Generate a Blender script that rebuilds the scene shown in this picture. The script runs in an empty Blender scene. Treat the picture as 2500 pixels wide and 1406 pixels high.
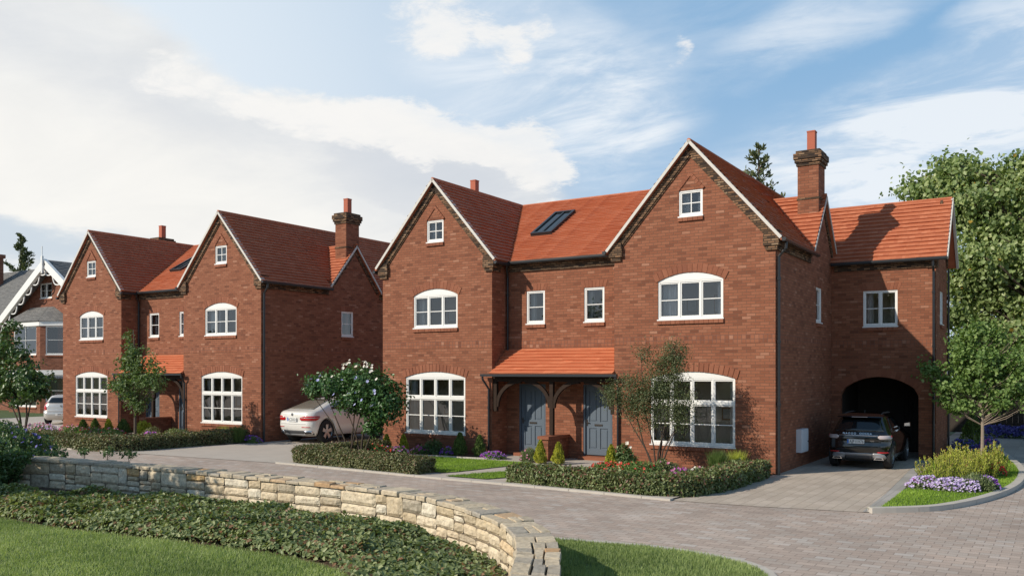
import bpy, bmesh, math, random
import numpy as np
from mathutils import Vector, Matrix
from mathutils.geometry import delaunay_2d_cdt
SC = bpy.context.scene
COL = SC.collection
R = math.radians

# ------------------------------------------------------------------ camera
CAM_H, YAW, FPX, HOR = 2.6187, 32.562, 2114.0, 908.0
cam = bpy.data.cameras.new("camera")
cam.sensor_width = 36.0
cam.lens = FPX / 2500 * 36
cam.shift_y = (HOR - 703) / 2500
cam.clip_end = 3000
cam.clip_start = 0.1
camo = bpy.data.objects.new("camera", cam)
camo.location = (0, 0, CAM_H)
camo.rotation_euler = (R(90), 0, R(YAW))
COL.objects.link(camo)
SC.camera = camo
FW = np.array([-math.sin(R(YAW)), math.cos(R(YAW)), 0.0])
RT = np.array([math.cos(R(YAW)), math.sin(R(YAW)), 0.0])


def ray(px, py):
    return FW + (px - 1250) / FPX * RT + np.array([0, 0, (HOR - py) / FPX])


def on_y(px, y):          # X of the point on plane Y=y seen in column px of the photo
    d = ray(px, HOR)
    return float(d[0] * y / d[1])


def h_at(px, py, y):      # height of that point
    d = ray(px, py)
    return float(CAM_H + d[2] * y / d[1])


# ------------------------------------------------------------------ light
AZ, EL = 34.0, 32.0
SUNV = Vector((math.sin(R(AZ)) * math.cos(R(EL)), math.cos(R(AZ)) * math.cos(R(EL)), -math.sin(R(EL))))
sl = bpy.data.lights.new("sun", 'SUN')
sl.energy = 4.6
sl.angle = R(0.55)
sl.color = (1.0, 0.90, 0.76)
so = bpy.data.objects.new("sun", sl)
so.rotation_euler = SUNV.to_track_quat('-Z', 'Y').to_euler()
so.location = (-20, -20, 30)
COL.objects.link(so)
SC.view_settings.view_transform = 'Standard'
SC.view_settings.look = 'None'
SC.view_settings.exposure = 0.0
SC.view_settings.gamma = 1.0
SC.view_settings.use_curve_mapping = False


# ------------------------------------------------------------------ node helpers
class NT:
    def __init__(s, nt):
        s.nt = nt

    def n(s, typ, props=None, **inp):
        nd = s.nt.nodes.new(typ)
        for k, v in (props or {}).items():
            setattr(nd, k, v)
        for k, v in inp.items():
            key = k.replace('_', ' ')
            sock = nd.inputs[int(k[1:])] if k[0] == 'i' and k[1:].isdigit() else nd.inputs[key]
            s.put(sock, v)
        return nd

    def put(s, sock, v):
        if isinstance(v, bpy.types.NodeSocket):
            s.nt.links.new(v, sock)
        elif hasattr(v, 'outputs'):
            s.nt.links.new(v.outputs[0], sock)
        else:
            if sock.type == 'RGBA' and len(v) == 3:
                v = (*v, 1)
            sock.default_value = v

    def math(s, op, a, b=0.0, clamp=False):
        m = s.n('ShaderNodeMath', {'operation': op, 'use_clamp': clamp}, i0=a, i1=b)
        return m.outputs[0]

    def vmath(s, op, a, b=(0, 0, 0)):
        m = s.n('ShaderNodeVectorMath', {'operation': op}, i0=a, i1=b)
        return m.outputs['Value'] if op in ('DOT_PRODUCT', 'LENGTH', 'DISTANCE') else m.outputs[0]

    def mix(s, f, a, b, blend='MIX'):
        m = s.n('ShaderNodeMix', {'data_type': 'RGBA', 'blend_type': blend})
        s.put(m.inputs[0], f)
        s.put(m.inputs[6], a)
        s.put(m.inputs[7], b)
        return m.outputs[2]

    def ramp(s, fac, stops, interp='LINEAR'):
        r = s.n('ShaderNodeValToRGB', i0=fac)
        e = r.color_ramp
        e.interpolation = interp
        while len(e.elements) < len(stops):
            e.elements.new(0.5)
        for el, (p, c) in zip(e.elements, stops):
            el.position = p
            el.color = (*c, 1) if len(c) == 3 else c
        return r.outputs[0]

    def noise(s, vec=None, scale=5.0, detail=4.0, rough=0.55, dist=0.0):
        kw = dict(Scale=scale, Detail=detail, Roughness=rough, Distortion=dist)
        if vec is not None:
            kw['Vector'] = vec
        return s.n('ShaderNodeTexNoise', **kw).outputs[0]


# ------------------------------------------------------------------ sky
W = bpy.data.worlds.new("World")
SC.world = W
W.use_nodes = True
W.node_tree.nodes.clear()
w = NT(W.node_tree)
sky = w.n('ShaderNodeTexSky', {'sky_type': 'NISHITA', 'sun_disc': False, 'sun_elevation': R(EL),
                               'sun_rotation': R(180 + AZ), 'air_density': 1.0, 'dust_density': 0.9,
                               'ozone_density': 1.3, 'altitude': 50})
gen = w.n('ShaderNodeTexCoord').outputs['Generated']
sep = w.n('ShaderNodeSeparateXYZ', i0=gen)
up = w.math('ADD', w.math('MAXIMUM', sep.outputs[2], 0.0), 0.16)
cx = w.math('DIVIDE', sep.outputs[0], up)
cy = w.math('DIVIDE', sep.outputs[1], up)
plane = w.n('ShaderNodeCombineXYZ', i0=cx, i1=cy, i2=0.0).outputs[0]
mp = w.n('ShaderNodeMapping', Vector=plane, Rotation=(0, 0, R(-50)), Scale=(0.95, 1.9, 1)).outputs[0]
n_big = w.noise(plane, 1.3, 7.0, 0.60, 0.4)
n_str = w.noise(mp, 2.2, 10.0, 0.63, 0.5)
n_fine = w.noise(plane, 7.0, 9.0, 0.68, 0.3)
n_mid = w.noise(plane, 3.2, 8.0, 0.62, 0.3)
wcol = w.n('ShaderNodeTexNoise', Vector=plane, Scale=2.6, Detail=7.0, Roughness=.62).outputs['Color']
wsc = w.n('ShaderNodeVectorMath', {'operation': 'SCALE'}, i0=w.vmath('SUBTRACT', wcol, (.5, .5, .5)))
wsc.inputs['Scale'].default_value = .075
genw = w.vmath('ADD', gen, wsc.outputs[0])


def blob(px, py, rx, ry, ang, wt):
    d = Vector(ray(px, py)).normalized()
    a0 = d.cross(Vector((0, 0, 1))).normalized()
    b0 = a0.cross(d).normalized()
    a = a0 * math.cos(R(ang)) + b0 * math.sin(R(ang))
    b = b0 * math.cos(R(ang)) - a0 * math.sin(R(ang))
    rel = w.vmath('SUBTRACT', genw, tuple(d))
    u = w.math('DIVIDE', w.vmath('DOT_PRODUCT', rel, tuple(a)), rx)
    v = w.math('DIVIDE', w.vmath('DOT_PRODUCT', rel, tuple(b)), ry)
    q = w.math('ADD', w.math('MULTIPLY', u, u), w.math('MULTIPLY', v, v))
    z = w.math('MULTIPLY', w.vmath('LENGTH', rel), 0.0)
    g = w.math('SUBTRACT', 1.0, w.math('ADD', q, z), True)
    g = w.n('ShaderNodeMapRange', {'interpolation_type': 'SMOOTHSTEP'}, Value=g, i1=0.0, i2=1.0, i3=0.0, i4=1.0).outputs[0]
    return w.math('MULTIPLY', g, wt)


def total(lst):
    t = lst[0]
    for x in lst[1:]:
        t = w.math('ADD', t, x)
    return t


def sstep(v, a, b):
    return w.n('ShaderNodeMapRange', {'interpolation_type': 'SMOOTHSTEP'}, Value=v, i1=a, i2=b, i3=0.0, i4=1.0).outputs[0]


# broad veils, puffs and the long bank on the left
veil = total([blob(1330, 190, .20, .10, -18, .85), blob(1480, 290, .10, .08, -40, .5), blob(2420, 250, .28, .08, 14, .8), blob(2180, 430, .26, .10, 4, .8),
              blob(2050, 30, .17, .05, 20, .5), blob(1800, 60, .2, .08, 10, .25), blob(2480, 60, .08, .06, 20, .7)])
puff = total([blob(1050, 45, .075, .050, -10, 1.0), blob(1230, 118, .045, .03, -40, .9), blob(1655, 118, .018, .026, 0, .7),
              blob(1300, 75, .035, .022, 0, .7), blob(880, 310, .22, .040, -8, 1.0), blob(1130, 335, .14, .045, -14, 1.0), blob(1290, 390, .07, .05, -20, 1.0), blob(440, 190, .06, .03, 10, .5)])
bank = total([blob(-200, 400, .42, .26, -16, 1.3), blob(450, 470, .42, .17, -20, 1.0), blob(1010, 410, .24, .075, -14, 1.1), blob(60, 120, .26, .075, -26, .8)])
dens_v = w.math('ADD', w.math('MULTIPLY', w.math('MULTIPLY', sstep(n_str, .34, .70), veil), .95), w.math('MULTIPLY', veil, .16), True)
dens_p = w.math('MULTIPLY', sstep(w.math('ADD', w.math('MULTIPLY', n_fine, 1.0), w.math('MULTIPLY', puff, .34)), .60, .86), sstep(puff, .02, .45))
dens_b = sstep(w.math('ADD', w.math('MULTIPLY', n_mid, .5), bank), .45, 1.05)
SKY = 0.10
blue = w.mix(0.80, w.mix(1.0, sky.outputs[0], (1.12, 1.02, .92), 'MULTIPLY'), (3.2, 5.3, 7.3))
zen = w.n('ShaderNodeMapRange', {'interpolation_type': 'SMOOTHSTEP'}, Value=sep.outputs[2], i1=.46, i2=.85, i3=0.0, i4=1.0).outputs[0]
blue = w.mix(zen, w.mix(1.0, blue, (.86, .95, 1.06), 'MULTIPLY'), w.mix(1.0, blue, (.36, .42, .52), 'MULTIPLY'))
haze_l = w.math('MULTIPLY', w.vmath('DOT_PRODUCT', gen, tuple(Vector(ray(-500, 700)).normalized())), 1.0)
hz = w.n('ShaderNodeMapRange', {'interpolation_type': 'SMOOTHSTEP'}, Value=haze_l, i1=.56, i2=1.0, i3=0.0, i4=.96).outputs[0]
lowz = w.n('ShaderNodeMapRange', {'interpolation_type': 'SMOOTHSTEP'}, Value=sep.outputs[2], i1=0.0, i2=.36, i3=.62, i4=0.0).outputs[0]
c0 = w.mix(w.math('MAXIMUM', hz, lowz), blue, (8.2, 8.9, 9.5))
bank_col = w.ramp(w.noise(mp, 1.5, 8.0, .6, .5), [(0.30, (7.3, 7.4, 7.5)), (0.48, (8.5, 8.45, 8.3)), (0.66, (9.6, 9.4, 9.0))])
c1 = w.mix(w.math('MULTIPLY', dens_v, .86), c0, (8.9, 9.3, 9.7))
c2 = w.mix(w.math('MULTIPLY', dens_b, .8), c1, bank_col)
under = w.math('MULTIPLY', total([blob(760, 410, .30, .06, -14, .75), blob(1170, 455, .17, .06, -10, 1.0), blob(150, 130, .22, .05, -24, .5), blob(1000, 470, .2, .03, -20, .5)]), sstep(n_mid, .2, .62), True)
c3 = w.mix(w.math('MULTIPLY', under, .8), c2, (6.5, 6.9, 7.5))
c3 = w.mix(w.math('MULTIPLY', blob(200, 520, .5, .16, -8, 1.0), .62, True), c3, (9.9, 9.65, 9.1))
low = w.math('MULTIPLY', blob(60, 590, .16, .03, -4, 1.0), .8, True)
c3 = w.mix(low, c3, (5.6, 6.6, 7.6))
c4 = w.mix(w.math('MULTIPLY', dens_p, w.math('ADD', .45, w.math('MULTIPLY', n_fine, .7)), True), c3, (9.5, 9.35, 9.1))
bg = w.n('ShaderNodeBackground', Color=c4, Strength=SKY)
out = w.n('ShaderNodeOutputWorld')
W.node_tree.links.new(bg.outputs[0], out.inputs[0])


# ------------------------------------------------------------------ materials
def newmat(name):
    m = bpy.data.materials.new(name)
    m.use_nodes = True
    m.node_tree.nodes.clear()
    t = NT(m.node_tree)
    o = t.n('ShaderNodeOutputMaterial')
    return m, t, o


def principled(t, o, **kw):
    b = t.n('ShaderNodeBsdfPrincipled')
    for k, v in kw.items():
        t.put(b.inputs[k.replace('_', ' ')], v)
    t.nt.links.new(b.outputs[0], o.inputs[0])
    return b


def plain(name, col, rough=.6, metal=0.0, noise=0.12, nscale=8.0, coat=0.0, bump=0.0, bscale=60.0, spec=.5):
    m, t, o = newmat(name)
    tc = t.n('ShaderNodeTexCoord').outputs['Object']
    nz = t.noise(tc, nscale, 5.0)
    c = t.mix(nz, tuple(x * (1 - noise) for x in col), tuple(min(1, x * (1 + noise)) for x in col))
    b = principled(t, o, Base_Color=c, Roughness=rough, Metallic=metal)
    b.inputs['Coat Weight'].default_value = coat
    b.inputs['Coat Roughness'].default_value = .04
    b.inputs['Specular IOR Level'].default_value = spec
    if bump:
        t.put(b.inputs['Normal'], t.n('ShaderNodeBump', Strength=bump, Distance=.01, Height=t.noise(tc, bscale, 3.0)))
    return m


def brick_mat(name, stops, bw, rh, mortar_col, mortar=.009, rot=False, bump=.5, offset=.5, stain=.2, rough=.85, squash=1.0, msmooth=.2):
    m, t, o = newmat(name)
    uv = t.n('ShaderNodeTexCoord').outputs['UV']
    wob = t.n('ShaderNodeVectorMath', {'operation': 'SCALE'}, i0=t.vmath('SUBTRACT', t.n('ShaderNodeTexNoise', Vector=uv, Scale=9.0, Detail=2.0).outputs['Color'], (.5, .5, .5)))
    wob.inputs['Scale'].default_value = .008
    uv2 = t.vmath('ADD', uv, wob.outputs[0])
    if rot:
        uv2 = t.n('ShaderNodeMapping', Vector=uv2, Rotation=(0, 0, R(90))).outputs[0]
    br = t.n('ShaderNodeTexBrick', {'offset': offset, 'squash': squash}, Vector=uv2, Color1=(0, 0, 0), Color2=(1, 1, 1), Mortar=(.5, .5, .5),
             Scale=1.0, Mortar_Size=mortar, Mortar_Smooth=msmooth, Bias=0.0, Brick_Width=bw, Row_Height=rh)
    c = t.ramp(br.outputs['Color'], stops)
    big = t.noise(uv, .7, 7.0, .65, .4)
    fine = t.noise(uv, 38.0, 4.0, .7)
    c = t.mix(t.math('MULTIPLY', t.math('SUBTRACT', big, .35), stain * 3, True), c, t.mix(1.0, c, (.80, .77, .76), 'MULTIPLY'))
    c = t.mix(.45, c, t.mix(1.0, c, t.ramp(fine, [(.3, (.68, .66, .64)), (.7, (1.22, 1.2, 1.18))]), 'MULTIPLY'))
    c = t.mix(t.math('MULTIPLY', br.outputs['Fac'], .9), c, mortar_col)
    b = principled(t, o, Base_Color=c, Roughness=rough)
    b.inputs['Specular IOR Level'].default_value = .25
    h = t.math('ADD', t.math('MULTIPLY', t.math('SUBTRACT', 1.0, br.outputs['Fac']), 1.0), t.math('MULTIPLY', fine, .35))
    t.put(b.inputs['Normal'], t.n('ShaderNodeBump', Strength=bump, Distance=.008, Height=h))
    return m


def var_mat(name, stops, rough=.8, trans=0.0, tcol=None, bump=0.0, bscale=30.0, spec=.35, mottling=0.0):
    m, t, o = newmat(name)
    v = t.n('ShaderNodeAttribute', {'attribute_name': 'var'}).outputs['Fac']
    c = t.ramp(v, stops)
    tc = t.n('ShaderNodeTexCoord').outputs['Object']
    if mottling:
        nz = t.noise(tc, 14.0, 6.0, .65)
        c = t.mix(mottling, c, t.mix(1.0, c, t.ramp(nz, [(.3, (.55, .5, .45)), (.55, (1, 1, 1)), (.75, (1.25, 1.15, .95))]), 'MULTIPLY'))
    b = t.n('ShaderNodeBsdfPrincipled', Base_Color=c, Roughness=rough)
    b.inputs['Specular IOR Level'].default_value = spec
    if bump:
        t.put(b.inputs['Normal'], t.n('ShaderNodeBump', Strength=bump, Distance=.02, Height=t.noise(tc, bscale, 6.0, .65)))
    if trans:
        tr = t.n('ShaderNodeBsdfTranslucent', Color=t.mix(1.0, c, tcol or (1.5, 1.6, .7), 'MULTIPLY'))
        ms = t.n('ShaderNodeMixShader', i0=trans, i1=b, i2=tr)
        t.nt.links.new(ms.outputs[0], o.inputs[0])
    else:
        t.nt.links.new(b.outputs[0], o.inputs[0])
    return m


M = {}
BR = [(0.0, (.175, .064, .036)), (.14, (.238, .087, .047)), (.5, (.275, .103, .056)), (.84, (.298, .117, .065)), (.96, (.33, .138, .08)), (1.0, (.38, .185, .118))]
M['brick'] = brick_mat('red_brick', BR, .235, .078, (.130, .072, .048), .006, stain=.26)
M['soldier'] = brick_mat('soldier_brick', BR, .112, .112, (.15, .08, .06), .007, offset=0.0)
M['brickvar'] = var_mat('arch_brick', [(0, (.225, .080, .044)), (.5, (.268, .098, .053)), (1, (.305, .118, .066))], .85, bump=.35, bscale=50, mottling=.3)
BAND = [(0.0, (.035, .025, .020)), (.3, (.11, .068, .040)), (.6, (.20, .118, .065)), (.85, (.28, .155, .085)), (1.0, (.30, .21, .13))]
M['band'] = brick_mat('mottled_brick', BAND, .19, .06, (.04, .03, .024), .011, bump=1.0, stain=.2)
M['tile'] = brick_mat('clay_tile', [(0, (.40, .122, .062)), (.25, (.445, .142, .070)), (.7, (.47, .155, .077)), (1, (.51, .182, .096))], .17, .165, (.40, .12, .06), .003, bump=.12, stain=.18, rough=.75)
M['porchtile'] = brick_mat('porch_tile', [(0, (.50, .15, .07)), (.5, (.545, .172, .082)), (1, (.59, .20, .098))], 1.1, .16, (.26, .065, .03), .003, bump=.2, stain=.15, rough=.7)
M['white'] = plain('white_paint', (.80, .79, .76), .38, noise=.03)
M['verge'] = plain('verge_white', (.58, .55, .50), .6, noise=.10)
M['black'] = plain('black_plastic', (.022, .023, .026), .35, noise=.1)
M['wood'] = plain('dark_oak', (.034, .021, .015), .75, noise=.3, nscale=14, bump=.3, spec=.15)
M['door'] = plain('slate_door', (.100, .130, .165), .45, noise=.03)
M['doorframe'] = plain('slate_door_frame', (.080, .105, .135), .45, noise=.03)
M['metal'] = plain('dark_metal', (.10, .085, .075), .35, .8, noise=.1)
M['terracotta'] = plain('terracotta', (.40, .105, .055), .75, noise=.10)
M['room'] = plain('room_wall', (.72, .62, .50), .9, noise=.04)
M['roomwarm'] = plain('room_wood', (.42, .24, .12), .7, noise=.2)
M['curtain'] = plain('curtain_cloth', (.70, .69, .67), .9, noise=.05)
M['picture'] = plain('picture_print', (.55, .52, .46), .6, noise=.4, nscale=14)
M['concrete'] = plain('pale_concrete', (.43, .385, .335), .9, noise=.13, nscale=1.3, bump=.15, bscale=90)
M['kerb'] = plain('kerb_stone', (.46, .425, .375), .9, noise=.14, nscale=3.0, bump=.2)
M['soil'] = plain('soil', (.085, .052, .034), .95, noise=.4, nscale=9, bump=.8, bscale=40)
M['turf'] = plain('turf', (.050, .085, .020), .95, noise=.35, nscale=5, bump=.4)
M['slate'] = brick_mat('grey_slate', [(0, (.15, .15, .15)), (.5, (.19, .19, .185)), (1, (.235, .23, .22))], .25, .15, (.07, .07, .07), .006, stain=.3)
M['dimbrick'] = brick_mat('brown_brick', [(0, (.18, .068, .04)), (.5, (.26, .098, .056)), (1, (.31, .13, .08))], .235, .078, (.13, .085, .065), .007, stain=.25)
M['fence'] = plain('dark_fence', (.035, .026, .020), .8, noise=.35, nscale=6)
M['bark'] = plain('bark', (.10, .075, .055), .9, noise=.35, nscale=12, bump=.6)
M['barkpale'] = plain('pale_bark', (.27, .215, .165), .9, noise=.35, nscale=10, bump=.5)
M['twig'] = plain('twig', (.055, .040, .028), .9, noise=.3)
M['meter'] = plain('meter_white', (.62, .64, .68), .5, noise=.03)
M['glassdark'] = plain('tinted_glass', (.010, .013, .015), .04, noise=.0, spec=.8)


def glass():
    m, t, o = newmat('window_glass')
    fr = t.n('ShaderNodeFresnel', IOR=1.5).outputs[0]
    f = t.math('ADD', t.math('MULTIPLY', fr, 1.6), .045, True)
    a = t.n('ShaderNodeBsdfTransparent', Color=(.95, .95, .94))
    b = t.n('ShaderNodeBsdfGlossy', Color=(1, 1, 1), Roughness=.01)
    ms = t.n('ShaderNodeMixShader', i0=f, i1=a, i2=b)
    t.nt.links.new(ms.outputs[0], o.inputs[0])
    return m


M['glass'] = glass()


def paver_mat(name, stops, bw, rh, mcol, mort=.006, ang=0.0, off=.5):
    m, t, o = newmat(name)
    uv = t.n('ShaderNodeTexCoord').outputs['UV']
    uvr = t.n('ShaderNodeMapping', Vector=uv, Rotation=(0, 0, R(ang))).outputs[0]
    wob = t.n('ShaderNodeVectorMath', {'operation': 'SCALE'}, i0=t.vmath('SUBTRACT', t.n('ShaderNodeTexNoise', Vector=uv, Scale=3.0, Detail=3.0).outputs['Color'], (.5, .5, .5)))
    wob.inputs['Scale'].default_value = .022
    br = t.n('ShaderNodeTexBrick', {'offset': off}, Vector=t.vmath('ADD', uvr, wob.outputs[0]), Color1=(0, 0, 0), Color2=(1, 1, 1), Mortar=(.5, .5, .5), Scale=1.0,
             Mortar_Size=mort, Mortar_Smooth=.3, Bias=0.0, Brick_Width=bw, Row_Height=rh)
    c = t.ramp(br.outputs['Color'], stops)
    fine = t.noise(uv, 55.0, 4.0, .75)
    big = t.noise(uv, .5, 5.0, .6)
    c = t.mix(.6, c, t.mix(1.0, c, t.ramp(fine, [(.3, (.62, .62, .62)), (.7, (1.3, 1.3, 1.3))]), 'MULTIPLY'))
    c = t.mix(.7, c, t.mix(1.0, c, t.ramp(big, [(.3, (.74, .73, .72)), (.55, (1.0, .99, .98)), (.72, (1.18, 1.15, 1.12))]), 'MULTIPLY'))
    c = t.mix(t.math('MULTIPLY', br.outputs['Fac'], .75), c, mcol)
    b = principled(t, o, Base_Color=c, Roughness=.88)
    b.inputs['Specular IOR Level'].default_value = .3
    h = t.math('ADD', t.math('MULTIPLY', t.math('SUBTRACT', 1.0, br.outputs['Fac']), 1.0), t.math('MULTIPLY', fine, .4))
    t.put(b.inputs['Normal'], t.n('ShaderNodeBump', Strength=.45, Distance=.008, Height=h))
    return m


M['paver'] = paver_mat('block_paving', [(0, (.37, .305, .26)), (.3, (.435, .35, .295)), (.55, (.42, .365, .32)), (.8, (.47, .38, .32)), (1, (.485, .44, .40))], .26, .17, (.19, .15, .125), .007)
M['drivepaver'] = paver_mat('buff_paving', [(0, (.43, .365, .30)), (.5, (.465, .40, .33)), (1, (.50, .43, .36))], .46, .235, (.24, .195, .155), .007, 90, .4)
M['slab'] = paver_mat('grey_slab', [(0, (.33, .32, .30)), (1, (.40, .385, .36))], .9, .45, (.2, .19, .18), .006, 90, .0)


LEAFK = 1.55


def leafm(name, dark, mid, light, trans=.22, rough=.5, extra=None, ef=.035):
    dark, mid, light = (tuple(min(.6, x * LEAFK) for x in c) for c in (dark, mid, light))
    st = [(0.0, dark), (.5, mid), (1 - ef - .03, light)]
    if extra:
        st += [(1 - ef, extra)]
    return var_mat(name, st, rough, trans, spec=.4)


M['leaf_hedge'] = leafm('hedge_leaf', (.050, .056, .022), (.098, .108, .044), (.175, .175, .085), .15, .5, (.21, .13, .075), .10)
M['leaf_hedge_red'] = leafm('hedge_leaf_reddish', (.050, .062, .024), (.092, .118, .042), (.165, .185, .082), .18, .45, (.20, .10, .065), .11)
M['leaf_cover'] = leafm('ground_cover_leaf', (.056, .080, .032), (.120, .150, .058), (.225, .245, .115), .2, .5, (.23, .125, .065), .13)
M['leaf_big'] = leafm('broad_leaf', (.075, .115, .040), (.155, .20, .075), (.26, .29, .135), .30, .45, (.40, .26, .05))
M['leaf_maple'] = leafm('young_tree_leaf', (.042, .072, .024), (.075, .115, .038), (.125, .165, .062), .26, .5)
M['leaf_young'] = leafm('young_maple_leaf', (.058, .105, .028), (.105, .165, .046), (.17, .23, .075), .3, .5)
M['leaf_dark'] = leafm('dark_leaf', (.022, .045, .014), (.042, .080, .024), (.085, .13, .045), .2, .4)
M['leaf_hib'] = leafm('glossy_leaf', (.022, .055, .020), (.045, .095, .030), (.09, .155, .055), .2, .35)
M['leaf_fine'] = leafm('fine_leaf', (.036, .050, .022), (.068, .086, .036), (.12, .135, .062), .2, .5)
M['leaf_conifer'] = leafm('conifer_needle', (.040, .055, .024), (.078, .092, .038), (.12, .13, .055), .15, .7)
M['leaf_gold'] = leafm('golden_conifer', (.13, .15, .018), (.25, .26, .030), (.38, .36, .055), .2, .6)
M['leaf_greencone'] = leafm('green_conifer', (.035, .060, .015), (.070, .11, .025), (.12, .16, .04), .15, .6)
M['leaf_spike'] = leafm('spike_leaf', (.15, .19, .03), (.29, .31, .05), (.42, .39, .10), .28, .6, (.42, .24, .08))
M['leaf_bed'] = leafm('bedding_leaf', (.045, .085, .025), (.085, .145, .04), (.14, .20, .065), .25, .5)
M['leaf_grey'] = leafm('greygreen_leaf', (.070, .095, .040), (.12, .15, .07), (.19, .22, .11), .25, .6)
M['grass_a'] = leafm('lawn_blade', (.105, .142, .052), (.170, .215, .080), (.245, .288, .122), .3, .6)
M['grass_b'] = leafm('bright_lawn_blade', (.085, .15, .012), (.14, .225, .022), (.21, .30, .045), .3, .55)


def flower(name, a, b, c):
    return var_mat(name, [(0, a), (.5, b), (1, c)], .6, .25, (1.1, 1.1, 1.1))


M['f_purple'] = flower('purple_flower', (.12, .03, .28), (.24, .08, .48), (.42, .14, .58))
M['f_lilac'] = flower('lilac_flower', (.36, .24, .56), (.56, .45, .72), (.84, .78, .88))
M['f_blue'] = flower('blue_flower', (.05, .05, .24), (.10, .09, .38), (.22, .21, .55))
M['f_red'] = flower('red_flower', (.40, .02, .015), (.55, .04, .03), (.65, .12, .08))
M['f_pink'] = flower('pink_flower', (.50, .10, .22), (.62, .22, .36), (.75, .5, .55))
M['f_magenta'] = flower('magenta_flower', (.35, .04, .34), (.50, .08, .46), (.65, .25, .55))
M['f_white'] = flower('white_flower', (.70, .62, .50), (.82, .78, .68), (.85, .85, .82))
M['f_paleblue'] = flower('pale_blue_flower', (.28, .30, .62), (.45, .47, .75), (.6, .62, .8))


# ------------------------------------------------------------------ mesh helpers
def finish(name, me, mat, parent, org, smooth=False, uv=True):
    if org is not None:
        me.transform(Matrix.Translation(-Vector(org)))
    if mat is not None:
        for mm in (mat if isinstance(mat, (list, tuple)) else [mat]):
            me.materials.append(mm)
    o = bpy.data.objects.new(name, me)
    COL.objects.link(o)
    if parent is not None:
        o.parent = parent
    elif org is not None:
        o.location = org
    if smooth:
        me.shade_smooth()
    return o


class MB:
    def __init__(s):
        s.v, s.f, s.var, s.mi = [], [], [], []
        s.cv = .5
        s.cm = 0

    def face(s, pts):
        i = len(s.v)
        s.v += [tuple(p) for p in pts]
        s.f.append(tuple(range(i, i + len(pts))))
        s.var.append(s.cv)
        s.mi.append(s.cm)

    def mesh(s, vs, fs):
        i = len(s.v)
        s.v += [tuple(p) for p in vs]
        for f in fs:
            s.f.append(tuple(i + k for k in f))
            s.var.append(s.cv)
            s.mi.append(s.cm)

    def hexa(s, p):       # 8 corners: bottom ring 0-3 (ccw seen from above), top ring 4-7
        s.mesh(p, [(3, 2, 1, 0), (4, 5, 6, 7), (0, 1, 5, 4), (1, 2, 6, 5), (2, 3, 7, 6), (3, 0, 4, 7)])

    def box(s, x0, x1, y0, y1, z0, z1):
        s.hexa([(x0, y0, z0), (x1, y0, z0), (x1, y1, z0), (x0, y1, z0), (x0, y0, z1), (x1, y0, z1), (x1, y1, z1), (x0, y1, z1)])

    def tube(s, pts, rad, n=6, cap=True):
        pts = [Vector(p) for p in pts]
        if not isinstance(rad, (list, tuple)):
            rad = [rad] * len(pts)
        rings = []
        ref = None
        for i, p in enumerate(pts):
            d = (pts[min(i + 1, len(pts) - 1)] - pts[max(i - 1, 0)])
            d = d.normalized() if d.length > 1e-9 else Vector((0, 0, 1))
            if ref is None:
                ref = Vector((1, 0, 0)) if abs(d.x) < .8 else Vector((0, 1, 0))
            a = d.cross(ref).normalized()
            b = d.cross(a).normalized()
            ref = b.cross(d) if False else ref
            rings.append([p + (a * math.cos(2 * math.pi * k / n) + b * math.sin(2 * math.pi * k / n)) * rad[i] for k in range(n)])
        vs = [q for r in rings for q in r]
        fs = []
        for i in range(len(rings) - 1):
            for k in range(n):
                fs.append((i * n + k, (i + 1) * n + k, (i + 1) * n + (k + 1) % n, i * n + (k + 1) % n))
        if cap:
            fs.append(tuple(range(n)))
            fs.append(tuple(len(vs) - 1 - k for k in range(n)))
        s.mesh(vs, fs)

    def build(s, name, mat, parent=None, org=None, smooth=False, uv=True):
        me = bpy.data.meshes.new(name)
        me.from_pydata(s.v, [], s.f)
        me.update()
        if uv:
            n = len(me.polygons)
            nl = len(me.loops)
            co = np.empty(len(me.vertices) * 3, dtype=np.float64)
            me.vertices.foreach_get('co', co)
            co = co.reshape(-1, 3)
            nor = np.empty(n * 3)
            me.polygons.foreach_get('normal', nor)
            nor = nor.reshape(-1, 3)
            tot = np.empty(n, dtype=np.int32)
            me.polygons.foreach_get('loop_total', tot)
            li = np.empty(nl, dtype=np.int32)
            me.loops.foreach_get('vertex_index', li)
            P = co[li]
            Nn = np.repeat(nor, tot, axis=0)
            t = np.stack([-Nn[:, 1], Nn[:, 0], np.zeros(nl)], 1)
            L = np.linalg.norm(t, axis=1)
            flat = L < .15
            t[flat] = (1, 0, 0)
            L[flat] = 1
            t /= L[:, None]
            b = np.cross(Nn, t)
            b[flat] = (0, 1, 0)
            uvs = np.stack([(P * t).sum(1), (P * b).sum(1)], 1).astype(np.float32)
            layer = me.uv_layers.new(name='UVMap')
            layer.data.foreach_set('uv', uvs.ravel())
        a = me.attributes.new('var', 'FLOAT', 'FACE')
        a.data.foreach_set('value', np.array(s.var, dtype=np.float32))
        if any(s.mi):
            me.polygons.foreach_set('material_index', np.array(s.mi, dtype=np.int32))
        return finish(name, me, mat, parent, org, smooth)


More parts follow.
